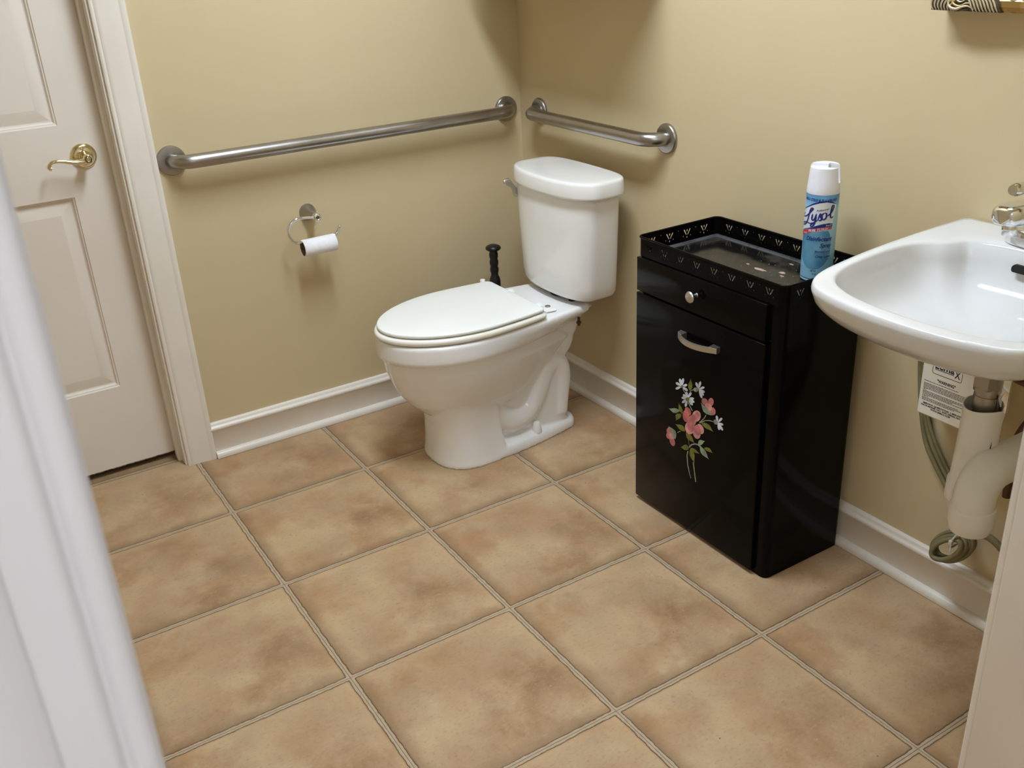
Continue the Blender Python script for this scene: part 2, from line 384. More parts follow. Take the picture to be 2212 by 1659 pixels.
b = BM(); box(b, XB-.12, .12, YHB-.12, YHB, 0, CEIL); struct(finish(b, 'wall_hall_back', hallp, smooth=False))
b = BM(); box(b, XB-.12, .12, .50, .62, 0, CEIL); struct(finish(b, 'wall_beyond_door', hallp, smooth=False))
# baseboards: board with a moulded cap, and a quarter-round shoe as a part
BBP = [(0, 0), (.0135, 0), (.0135, .088), (.0155, .090), (.0175, .092), (.0185, .096), (.0175, .100), (.0150, .102), (.0125, .1035), (.0105, .107), (.0095, .111), (.0070, .1135), (0, .1140)]
SHP = [(.0135, 0), (.0275, 0), (.0280, .004), (.0275, .009), (.0250, .0145), (.0210, .0180), (.0160, .0200), (.0135, .0202)]
def baseboard(name, p0, p1, nrm, s0=None, s1=None):
    b = BM(); sweep_profile(b, BBP, p0, p1, nrm); o = struct(finish(b, name, trim, angle=50))
    b = BM(); sweep_profile(b, SHP, s0 or p0, s1 or p1, nrm); finish(b, 'shoe_moulding', trim, o, angle=50)
baseboard('baseboard_left', (-1.168, 0, 0), (0, 0, 0), (0, -1, 0), (-1.164, 0, .001), (0, 0, .001))
baseboard('baseboard_right', (0, 0, 0), (0, YF, 0), (-1, 0, 0), (0, 0, .001), (0, YF, .001))
baseboard('baseboard_front', (JX1+.075, YF, 0), (0, YF, 0), (0, 1, 0))
baseboard('baseboard_back', (XB, YF, 0), (XB, 0, 0), (1, 0, 0))
# casing round the left wall's door
CSP = [(0, 0), (.009, 0), (.0115, .003), (.0115, .0065), (.0100, .0095), (.0122, .012), (.0128, .020), (.0150, .045), (.0160, .068), (.0158, .0700), (.0168, .0712), (.0172, .083), (.0168, .0855), (0, .0865)]
def casing(b, prof, edge_x, side, y, ny, z1, mi=0):
    """vertical casing leg: profile (out, across) swept up from the floor; side=+1 runs to +x"""
    rings(b, [[Vector((edge_x+side*a, y+ny*o_, z)) for o_, a in prof] for z in (0, z1)], mi)
def head(b, prof, x0, x1, y, ny, z, mi=0):
    rings(b, [[Vector((x, y+ny*o_, z+a)) for o_, a in prof] for x in (x0, x1)], mi)
b = BM(); casing(b, CSP, DX1+.006, 1, 0, -1, DTOP+.09); casing(b, CSP, DX0-.006, -1, 0, -1, DTOP+.1); head(b, CSP, DX0-.09, DX1+.09, 0, -1, DTOP+.006)
# jambs and the stop the door shuts against
for x0, x1 in ((DX1, DX1+.02), (DX0-.02, DX0)): box(b, x0, x1, -.001, .121, 0, DTOP+.02)
box(b, DX0-.02, DX1+.02, -.001, .121, DTOP, DTOP+.02)
for s, x in ((-1, DX1), (1, DX0)):
    rings(b, [[Vector((x+s*px, .039+py, z)) for px, py in ((0, 0), (.008, 0), (.0115, .004), (.012, .010), (.010, .016), (.0110, .022), (.0110, .034), (0, .034))] for z in (0, DTOP)])
box(b, DX0, DX1, .039, .073, DTOP-.011, DTOP)
struct(finish(b, 'trim_1', trim, angle=50))
# entrance casing (hall side), jambs
HCP = [(0, 0), (.0100, 0), (.0150, .0015), (.0170, .004), (.0170, .0085), (.0150, .0115), (.0115, .0135), (.0115, .0150), (.0150, .0165), (.0162, .0190), (.0155, .0225), (.0125, .027), (.0112, .033), (.0112, .0375), (.0130, .0385), (.0140, .0395), (.0140, .083), (.0120, .086), (0, .086)]
b = BM(); casing(b, HCP, JX0+.004, -1, YH, -1, JT+.09); casing(b, HCP, JX1-.004+.009, 1, YH, -1, JT+.09); head(b, HCP, JX0-.09, JX1+.09, YH, -1, JT+.005)
struct(finish(b, 'trim_2', trimw, angle=50))
b = BM()
box(b, JX0-.02, JX0, YH-.001, YF+.001, 0, JT+.02, bev=.0015); box(b, JX1, JX1+.02, YH-.001, YF-.010, 0, JT+.02, bev=.0015); box(b, JX0-.02, JX1+.02, YH-.001, YF+.001, JT, JT+.02)
casing(b, CSP, JX1+.004, 1, YF-.010, 1, JT+.09); casing(b, CSP, JX0-.006, -1, YF, 1, JT+.09); head(b, CSP, JX0-.09, JX1+.09, YF, 1, JT+.006)
struct(finish(b, 'trim_3', trim, angle=50))
# ------------------------------------------------------------------ left wall's panelled door
DY = .075
def door():
    x0, x1, z0, z1 = DX0+.003, DX1-.003, .022, DTOP-.004
    cx = (x0+x1)/2; cols = ((x0+.115, cx-.055), (cx+.055, -1.3744)); rows = ((.272, .834), (1.021, 1.60), (1.70, 1.93))
    b = BM()
    xs = sorted({x0, x1, *[v for c in cols for v in c]}); zs = sorted({z0, z1, *[v for r in rows for v in r]})
    for i in range(len(xs)-1):
        for j in range(len(zs)-1):
            a, c, d, e = xs[i], xs[i+1], zs[j], zs[j+1]
            if (a, c) in [tuple(q) for q in cols] and (d, e) in rows:
                offs = ((0, 0), (.0010, .0000), (.0035, .0040), (.0060, .0048), (.0095, .0125), (.0130, .0135), (.0145, .0130), (.044, .0015), (.046, .0015))
                rings(b, [[Vector((a+o, DY+h, d+o)), Vector((c-o, DY+h, d+o)), Vector((c-o, DY+h, e-o)), Vector((a+o, DY+h, e-o))] for o, h in offs], cap0=False)
            else:
                b.faces.new([b.verts.new(p) for p in ((a, DY, d), (c, DY, d), (c, DY, e), (a, DY, e))])
    bmesh.ops.remove_doubles(b, verts=b.verts[:], dist=1e-5)
    for f in b.faces: f.smooth = True
    # back and edges
    for q in (((x0, DY, z0), (x0, DY+.035, z0), (x0, DY+.035, z1), (x0, DY, z1)), ((x1, DY, z0), (x1, DY+.035, z0), (x1, DY+.035, z1), (x1, DY, z1)),
              ((x0, DY+.035, z0), (x1, DY+.035, z0), (x1, DY+.035, z1), (x0, DY+.035, z1)), ((x0, DY, z1), (x1, DY, z1), (x1, DY+.035, z1), (x0, DY+.035, z1))):
        b.faces.new([b.verts.new(p) for p in q])
    b.faces.new([b.verts.new(p) for p in ((x0, DY, z0), (x1, DY, z0), (x1, DY+.035, z0), (x0, DY+.035, z0))]).material_index = 1
    o = finish(b, 'door_1', [doorp, woodedge], angle=25)
    struct(o, 'cream panelled door with a polished brass lever handle')
    # raw, splintered bottom edge showing under the paint
    b = BM(); box(b, x0, x1, DY+.0005, DY+.034, z0-.003, z0, 0); finish(b, 'bottom_edge', woodedge, o, smooth=False)
    # lever handle: rosette with hub, lever, privacy button
    hx, hz, y = -1.3298, .9367, DY
    b = BM(); lathe(b, [(.0335, 0), (.0335, .002), (.0328, .004), (.0305, .0065), (.0275, .0085), (.0262, .0083), (.0235, .0078), (.0150, .0105), (.0140, .0125), (.0125, .0130), (.0115, .0140), (.0105, .022), (.0100, .034)], (hx, y, hz), (0, -1, 0), 48)
    h = finish(b, 'door_handle', brass, o, angle=40)
    b = BM(); lathe(b, [(.0035, 0), (.0035, .003), (.0025, .0045), (0, .005)], (hx-.002, y-.0075, hz+.0205), (0, -1, 0), 16); finish(b, 'rosette_screw', brass, h)
    # lever: thick boss narrowing into a flattened arm with a curled end
    yl = y-.047
    b = BM(); lathe(b, [(.0100, -.013), (.0115, -.009), (.0128, -.002), (.0130, .004), (.0120, .009), (.0105, .0115)], (hx+.002, yl, hz-.001), (0, -1, 0), 32)
    pts = catmull([(hx+.002, yl+.001, hz-.003), (hx-.016, yl-.002, hz-.0065), (hx-.034, yl-.003, hz-.0045), (hx-.056, yl-.003, hz+.0015), (hx-.074, yl-.0035, hz+.0045), (hx-.086, yl-.003, hz+.0030), (hx-.093, yl-.001, hz-.0030), (hx-.0945, yl+.002, hz-.0095), (hx-.090, yl+.003, hz-.0125)], 5)
    rr = [.0100+(.0055-.0100)*min(1, i/18) + (.0018*max(0, (i-30)/10)) for i in range(len(pts))]
    tube(b, pts, rr, 14, flat=.85); finish(b, 'lever', brass, h, angle=60)
    b = BM(); lathe(b, [(.0085, 0), (.0085, .0006), (.0075, .0008)], (hx+.002, yl-.0112, hz-.001), (0, -1, 0), 28, 1); lathe(b, [(.0068, 0), (.0068, .0022), (.0055, .0026), (.0052, .0018), (.0025, .0018), (.0022, .0010), (0, .0010)], (hx+.002, yl-.0112, hz-.001), (0, -1, 0), 28)
    finish(b, 'lock_button', [brass, dark], h)
door()
# ------------------------------------------------------------------ ceiling fixtures
def ceiling_fixture(x0, x1, y0, y1, em, label):
    t = thing('ceiling_light', label, 'ceiling light', ((x0+x1)/2, (y0+y1)/2, CEIL))
    b = BM()
    for a in ((x0-.02, x1+.02, y0-.02, y0), (x0-.02, x1+.02, y1, y1+.02), (x0-.02, x0, y0, y1), (x1, x1+.02, y0, y1)): box(b, *a, CEIL-.07, CEIL)
    box(b, x0-.02, x1+.02, y0-.02, y1+.02, CEIL-.004, CEIL); finish(b, 'frame', trimw, t, smooth=False)
    b = BM(); box(b, x0, x1, y0, y1, CEIL-.066, CEIL-.058); finish(b, 'diffuser', em, t, smooth=False)
ceiling_fixture(-.92, -.68, -1.52, -.64, lampm, 'rectangular ceiling light over the middle of the bathroom')
ceiling_fixture(-2.38, -1.35, -3.90, -2.90, halll, 'unseen square light panel added in the hall outside the bathroom')  # unseen panel, added and sized to light the entrance casing and jamb
# ------------------------------------------------------------------ grab bars
def grab_bar(p0, p1, n, label):
    """p0, p1: flange centres on the wall, n: out of the wall"""
    p0, p1, n = Vector(p0), Vector(p1), Vector(n); d = (p1-p0).normalized(); H = .057; R = .052
    t = thing('grab_bar', label, 'grab bar', (p0+p1)/2, 'steel grab bars in the toilet corner')
    pts = [p0+n*.001, p0+n*(H-R)]
    for i in range(1, 9):
        a = PI/2*i/8; pts.append(p0+n*(H-R)+n*R*math.sin(a)+d*R*(1-math.cos(a)))
    m = 24
    a0, a1 = p0+n*H+d*R, p1+n*H-d*R
    pts += [a0+(a1-a0)*i/m for i in range(1, m)]
    for i in range(0, 9):
        a = PI/2*i/8; pts.append(p1+n*(H-R)+n*R*math.cos(a)-d*R*(1-math.sin(a)))
    pts.append(p1+n*.001)
    b = BM(); tube(b, pts, .0188, 32); finish(b, 'bar', steel, t, angle=60)
    for p in (p0, p1):
        b = BM(); lathe(b, [(.0400, 0), (.0400, .004), (.0392, .0068), (.0372, .0088), (.0340, .0096), (.0215, .0100), (.0205, .0092)], p, n, 56); finish(b, 'flange', steel, t, angle=30)
grab_bar((-1.1245, 0, .9035), (-.0579, 0, .9005), (0, -1, 0), 'long brushed steel grab bar on the wall with the toilet paper')
grab_bar((0, -.1145, .9005), (0, -.7267, .9005), (-1, 0, 0), 'short brushed steel grab bar above the toilet tank')
# ------------------------------------------------------------------ paper holder and roll
t = thing('toilet_paper_holder', 'chrome toilet paper holder with an open C-shaped rod', 'toilet paper holder', (-.7637, 0, .6934))
b = BM(); lathe(b, [(.0255, 0), (.0255, .003), (.0245, .0055), (.0235, .0070), (.0238, .0085), (.0225, .0130), (.0190, .0200), (.0140, .0280), (.0110, .0360), (.0098, .0460), (.0092, .0560), (.0105, .0600), (.0112, .0640)], (-.7637, 0, .6934), (0, -1, 0), 40); finish(b, 'base', steel, t, angle=35)
b = BM(); lathe(b, [(.0112, 0), (.0118, .003), (.0118, .0135), (.0110, .0165), (.0085, .0185), (.0060, .0190), (.0050, .0182), (0, .0182)], (-.7637, -.064, .6934), (0, -1, 0), 32); finish(b, 'end_cap', chrome, t, angle=35)
rp = [(-.7690, -.075, .6940), (-.7857, -.075, .6965), (-.8154, -.075, .6995), (-.8311, -.075, .6972), (-.8461, -.075, .6875), (-.8551, -.075, .6715), (-.8543, -.075, .6548), (-.8467, -.075, .6384), (-.8329, -.075, .6285), (-.815, -.075, .6275), (-.77, -.075, .6280), (-.730, -.075, .6290), (-.7157, -.075, .6320), (-.7059, -.075, .6391), (-.6999, -.075, .6500)]
b = BM(); tube(b, catmull(rp, 6), .0041, 14); 
b2 = BM(); bmesh.ops.create_uvsphere(b2, u_segments=16, v_segments=10, radius=.0050, matrix=Matrix.Translation((-.6985, -.075, .6535))); merge(b, b2); finish(b, 'rod', chrome, t, angle=60)
b = BM(); A, B_ = Vector((-.8196, -.0755, .6098)), Vector((-.7190, -.0755, .6106)); ax = (B_-A).normalized(); L_ = (B_-A).length
ro, ri = .0250, .0215
lathe(b, [(ri, 0), (ri+.0006, -.0003), (ro-.0008, -.0003), (ro, .0006), (ro, L_-.0006), (ro-.0008, L_+.0003), (ri+.0006, L_+.0003), (ri, L_)], A, ax, 48, 0, False)
x, y, d = frame_of(ax)
rings(b, [[A+d*h+(x*math.cos(q)+y*math.sin(q))*ri for q in [2*PI*i/48 for i in range(48)]] for h in (0, L_)], 1, False, False)
tag(finish(b, 'toilet_paper_roll', [tpm, cardm], angle=50, recalc=False), 'nearly used-up white toilet paper roll hanging on the chrome rod', 'toilet paper roll')
# ------------------------------------------------------------------ plunger behind the bowl
px, py = -.203, -.118
t = thing('plunger', 'black plunger with knobbed wavy handle standing behind the toilet', 'plunger', (px, py, 0))
b = BM(); lathe(b, [(.050, 0), (.072, .004), (.076, .012), (.075, .030), (.066, .058), (.045, .080), (.024, .092), (.017, .110)], (px, py, 0), (0, 0, 1), 40); finish(b, 'cup', blackp, t)
pr_ = [(.0165, .10), (.0150, .14), (.0150, .33)]
for zz, rr in ((.345, .0160), (.365, .0178), (.380, .0182), (.392, .0165), (.402, .0122), (.409, .0115), (.418, .0142), (.425, .0144), (.433, .0118), (.441, .0143), (.449, .0146), (.458, .0120), (.466, .0145), (.474, .0146), (.483, .0128), (.492, .0134)): pr_.append((rr, zz))
b = BM(); lathe(b, pr_, (px, py, 0), (0, 0, 1), 28)
lathe(b, [(.012, .489), (.0215, .4885), (.0245, .4915), (.0250, .4955), (.0225, .5000), (.0150, .5040), (.0060, .5055), (0, .5058)], (px, py, 0), (0, 0, 1), 36); finish(b, 'handle', blackp, t, angle=60)
# ------------------------------------------------------------------ toilet (local frame: X out of the wall, Y to the side, Z up)
YC = -.428
def W(X, Y, Z): return Vector((-X, YC-Y, Z))
def toilet():
    t = thing('toilet', 'white two-piece toilet with closed lid and elongated bowl in the corner', 'toilet', (-.45, YC, 0))
    def egg(xf, hw, xm, xb, hb, n=64, rc=.02, p=2.0):
        """plan outline: ellipse-like front, tapering straight back with rounded corners"""
        pts = []
        for i in range(n//2+1):
            a = -PI/2+PI*i/(n//2)
            c, s = math.cos(a), math.sin(a)
            pts.append((xm+(xf-xm)*abs(c)**(2/p), hw*math.copysign(abs(s)**(2/p), s)))
        k = 10
        right = []
        for i in range(1, k+1):
            q = i/k; X = xm+(xb+rc-xm)*q; right.append((X, hw-(hw-hb)*q**1.7))
        hb2 = right[-1][1]
        for i in range(1, 6):
            a = PI/2*i/5; right.append((xb+rc-rc*math.sin(a), hb2-rc+rc*math.cos(a)))
        m = 6
        line = [(xb, (hb2-rc)*(1-2*i/m)) for i in range(1, m)]
        return pts+right+line+[(x_, -y_) for x_, y_ in reversed(right)]
    # ---- bowl, trapway and foot are fused by a voxel remesh
    b = BM()
    lv = [  # z, xf, hw, xm, xb, hb
        (.4170, .756, .172, .525, .140, .128), (.4120, .7605, .178, .525, .134, .134), (.3980, .7615, .179, .525, .134, .134), (.3900, .7620, .1795, .525, .150, .130), (.3720, .7625, .180, .525, .21, .126), (.3640, .7625, .179, .525, .22, .120),
        (.3600, .758, .176, .522, .23, .115), (.354, .751, .170, .52, .24, .110), (.32, .745, .164, .515, .19, .100), (.28, .733, .153, .51, .23, .095), (.24, .717, .138, .50, .27, .09), (.20, .688, .119, .49, .30, .085), (.165, .652, .098, .48, .33, .075), (.135, .60, .07, .46, .36, .05)]
    rings(b, [[W(x_, y_, z) for x_, y_ in egg(xf, hw, xm, xb, hb, rc=.022)] for z, xf, hw, xm, xb, hb in lv])
    # front pedestal column
    ped = [(0, .640, .126, .53, .440, .125), (.010, .640, .1255, .53, .440, .1245), (.03, .637, .121, .53, .442, .120), (.07, .634, .115, .53, .446, .113), (.12, .633, .110, .53, .450, .107), (.17, .640, .110, .53, .450, .104), (.21, .66, .112, .53, .44, .104)]
    rings(b, [[W(x_, y_, z) for x_, y_ in egg(xf, hw, xm, xb, hb, rc=.012, p=2.3)] for z, xf, hw, xm, xb, hb in ped])
    # foot plate running back
    ft = [(0, .60, .1245, .46, .157, .088), (.020, .60, .1240, .46, .157, .088), (.030, .59, .1195, .46, .161, .084), (.036, .58, .110, .46, .170, .074), (.046, .50, .070, .40, .18, .060)]
    rings(b, [[W(x_, y_, z) for x_, y_ in egg(xf, hw, xm, xb, hb, rc=.045, p=2.2)] for z, xf, hw, xm, xb, hb in ft])
    # inner web
    rings(b, [[W(x_, y_, z) for x_, y_ in ((.50, -h), (.50, h), (xb, h), (xb, -h))] for z, h, xb in ((.02, .050, .215), (.15, .045, .215), (.24, .045, .20), (.34, .070, .16), (.38, .085, .12))])
    # rear body: side profile (X, Z) skinned across the width, edges eased
    prof = catmull([Vector((x_, z_, 0)) for x_, z_ in ((.150, .395), (.150, .350), (.155, .307), (.168, .276), (.192, .250), (.186, .222), (.182, .196), (.188, .170), (.199, .150), (.200, .100), (.199, .050), (.190, .020), (.30, .010), (.44, .010), (.47, .060), (.47, .200), (.45, .330), (.40, .395))], 4, True)
    cen = Vector((.32, .20, 0))
    def pl(y, k):
        return [W(cen.x+(p.x-cen.x)*k, y, cen.y+(p.y-cen.y)*(k if p.y < .3 else 1)) for p in prof]
    rings(b, [pl(-.082, .86), pl(-.078, .93), pl(-.064, .985), pl(-.05, 1), pl(.05, 1), pl(.064, .985), pl(.078, .93), pl(.082, .86)])
    # trapway: bulging S-tube seen on the flank, with the webs between
    for s in (1, -1):
        q1 = catmull([(.50, .235, .060), (.47, .150, .058), (.430, .105, .052), (.385, .088, .045), (.335, .105, .040), (.300, .155, .038), (.275, .210, .037), (.245, .240, .036), (.218, .225, .034), (.208, .180, .033), (.214, .120, .031), (.220, .060, .030)], 5)
        tube(b, [W(p.x, s*(.060 if p.x < .40 else .060-.25*(p.x-.40)), p.y) for p in q1], [p.z for p in q1], 20)
    tube(b, [W(.44, 0, .16), W(.40, 0, .22), W(.34, 0, .30)], .085, 20)
    # cheeks easing the bowl into the rear column under the deck
    rings(b, [[W(x_, y_, z) for x_, y_ in egg(.52, hw, .34, xb, hb, rc=.03)] for z, hw, xb, hb in ((.398, .120, .100, .112), (.385, .112, .120, .104), (.36, .104, .140, .096), (.32, .095, .150, .088), (.29, .082, .160, .075))])
    o = finish(b, 'bowl', porc, t)
    rm = o.modifiers.new('fuse', 'REMESH'); rm.mode = 'VOXEL'; rm.voxel_size = .0038; rm.use_smooth_shade = True
    sm = o.modifiers.new('soften', 'SMOOTH'); sm.factor = .5; sm.iterations = 7
    # ---- seat and lid
    def slab(name, m, xf, hw, xb, hb, z0, z1, r, crown=0, xm=.50, par=t):
        b = BM(); rs = []
        prof = [(r, 0)]+[(r*(1-math.sin(a)), (z1-z0)/2*(1-math.cos(a))) for a in [PI/2*i/4 for i in range(1, 5)]]
        prof = prof + [(r*(1-math.cos(a)), (z1-z0)/2*(1+math.sin(a))) for a in [PI/2*i/4 for i in range(1, 5)]]
        for ins, h in prof: rs.append([W(x_, y_, z0+h) for x_, y_ in egg(xf-ins, hw-ins, xm, xb+ins, hb-ins, rc=.018, p=1.94)])
        for ins, h in ((.02, .35), (.05, .7), (.09, .93), (.13, 1)): rs.append([W(x_, y_, z1+crown*h) for x_, y_ in egg(xf-r-ins*1.3, hw-r-ins, xm, xb+r+ins, hb-r-ins, rc=.018, p=1.94)])
        rings(b, rs); return finish(b, name, m, par, angle=60)
    slab('seat', seatm, .7655, .180, .308, .163, .4195, .4375, .0088)
    ld = slab('lid', lidm, .756, .1735, .313, .158, .4410, .4505, .0036, crown=.0035)
    for s in (-1, 1):
        b = BM(); lathe(b, [(.0090, 0), (.0095, .002), (.0095, .016), (.0080, .0175), (0, .018)], W(.286, s*.078, .4180), (0, 0, 1), 24)
        box(b, -.304, -.278, YC-s*.078-.014, YC-s*.078+.014, .4190, .4340, bev=.003); finish(b, 'hinge', lidm, t)
    b = BM(); lathe(b, [(.0080, 0), (.0080, .018), (.0072, .0195), (0, .020)], W(.330, -.168, .4340), (0, 0, 1), 20); finish(b, 'hinge_peg', lidm, t)
    # seat bolt seen on the deck, with its loose cover flap
    b = BM(); lathe(b, [(.0085, 0), (.0085, .0012), (.0070, .0022), (.0055, .0018), (.0040, .0026), (0, .0028)], W(.252, .072, .4175), (0, 0, 1), 20); finish(b, 'seat_bolt', steel, t)
    b = BM(); prism(b, [W(.286, .090, .4195), W(.286, .118, .4195), W(.258, .124, .4205), (W(.252, .118, .4215)), W(.250, .108, .4205), W(.268, .092, .4200)], (0, 0, .0022)); finish(b, 'bolt_cover', lidm, t, smooth=False)
    # floor bolt cap
    for s in (1, -1):
        b = BM(); lathe(b, [(.0150, 0), (.0155, .003), (.0130, .018), (.0115, .030), (.0085, .0335), (0, .0345)], W(.320, s*.0920, .0325), (0, 0, 1), 28); finish(b, 'bolt_cap', porc, t)
    # ---- tank
    def sup(cx, a_f, a_b, hw, n=96, pf=2.85, pb=5.5):
        pts = []
        for i in range(n):
            q = 2*PI*i/n; c, s = math.cos(q), math.sin(q)
            p = pf if c > 0 else pb; a = a_f if c > 0 else a_b
            k = (abs(c)**p+abs(s)**p)**(-1/p)
            pts.append((cx+a*k*c, hw*k*s))
        return pts
    def tankring(z, hw, front, back=.052, cx=.150, dy=0): return [W(x_, y_-dy, z) for x_, y_ in sup(cx, front-cx, cx-back, hw, pf=2.3)]
    b = BM(); b_r = [(.4300, .136, .180), (.4315, .150, .194), (.4370, .1640, .2075), (.4480, .1715, .2135), (.475, .1765, .2165), (.56, .1825, .2190), (.65, .1880, .2210), (.735, .1920, .2225), (.746, .1905, .2215)]
    rings(b, [tankring(z, hw, fr) for z, hw, fr in b_r]); finish(b, 'tank', porc, t, angle=60)
    b = BM(); l_r = [(.7430, .1930, .224), (.7418, .2010, .2320), (.7436, .2045, .2355), (.7500, .2055, .2365), (.768, .2035, .2350), (.780, .2015, .2335), (.7860, .1995, .2315), (.7885, .1955, .2275), (.7895, .190, .222), (.7902, .170, .205), (.7906, .13, .190)]
    rings(b, [tankring(z, hw, fr, .046, dy=-.007) for z, hw, fr in l_r]); finish(b, 'tank_lid', porc, t, angle=60)
    # tank bolts and gasket under the tank
    b = BM(); lathe(b, [(.045, .4170), (.045, .4305)], (-.14, YC, 0), (0, 0, 1), 28)
    for s in (-1, 1): lathe(b, [(.012, .4170), (.012, .4305)], (-.165, YC+s*.075, 0), (0, 0, 1), 16)
    finish(b, 'gasket', dark, t)
    b = BM(); lathe(b, [(.004, .345), (.004, .372)], (-.165, YC-.105, 0), (0, 0, 1), 12); lathe(b, [(.0075, .352), (.0075, .358)], (-.165, YC-.105, 0), (0, 0, 1), 6); finish(b, 'tank_bolt', brown, t)
    # flush lever on the tank's left end
    b = BM(); y0 = YC+.1740
    lathe(b, [(.0120, 0), (.0120, .004), (.0100, .008), (.0060, .010), (.0060, .022)], (-.186, -.280, .706), (-.5, 1, 0), 24)
    # the paddle: a thick, softly edged curl seen nearly face on
    out = catmull([Vector((x_, z_, 0)) for x_, z_ in [(-0.2395, 0.7417), (-0.237, 0.7463), (-0.228, 0.7492), (-0.2177, 0.7488), (-0.2123, 0.7396), (-0.2028, 0.7253), (-0.1929, 0.7147), (-0.1909, 0.7105), (-0.1926, 0.6922), (-0.1957, 0.6902), (-0.2054, 0.6926), (-0.208, 0.6982), (-0.2079, 0.7084), (-0.2149, 0.7208), (-0.2264, 0.7279), (-0.2364, 0.733)]], 3, True)
    cx_, cz_ = sum(p.x for p in out)/len(out), sum(p.y for p in out)/len(out)
    def lv_(y_, k): return [Vector((cx_+(p.x-cx_)*k, y_+.12*(p.y-.690), cz_+(p.y-cz_)*k)) for p in out]
    yf = -.275
    rings(b, [lv_(yf+.011, .86), lv_(yf+.0085, .96), lv_(yf+.006, 1), lv_(yf+.003, .99), lv_(yf+.0008, .93), lv_(yf, .82)])
    finish(b, 'flush_lever', satin, t, angle=60)
toilet()
# ------------------------------------------------------------------ wall cabinet over the toilet (above the picture; its shade falls on both walls)
t = thing('wall_cabinet', 'white two-door wall cabinet hung high above the toilet', 'cabinet', (-.1, -.4175, 1.315))
b = BM(); box(b, -.207, 0, -.715, -.12, 1.315, 1.95, bev=.002); finish(b, 'body', cabm, t, smooth=False)
for y0, y1, hy in ((-.713, -.4190, -.435), (-.4160, -.122, -.400)):
    b = BM(); 
    rings(b, [[Vector((-.207-h, a+o, 1.317+o)) for a, o in ()] or [Vector((-.207-h, y0+o, 1.317+o)), Vector((-.207-h, y1-o, 1.317+o)), Vector((-.207-h, y1-o, 1.948-o)), Vector((-.207-h, y0+o, 1.948-o))] for o, h in ((0, .001), (0, .017), (.001, .018), (.045, .018), (.050, .012), (.058, .012), (.075, .017))])
    d_ = finish(b, 'door', cabm, t, smooth=False)
    b = BM(); lathe(b, [(.005, 0), (.005, .012), (.012, .016), (.013, .020), (.008, .024), (0, .0245)], (-.225, hy, 1.39), (-1, 0, 0), 20); finish(b, 'knob', satin, d_)
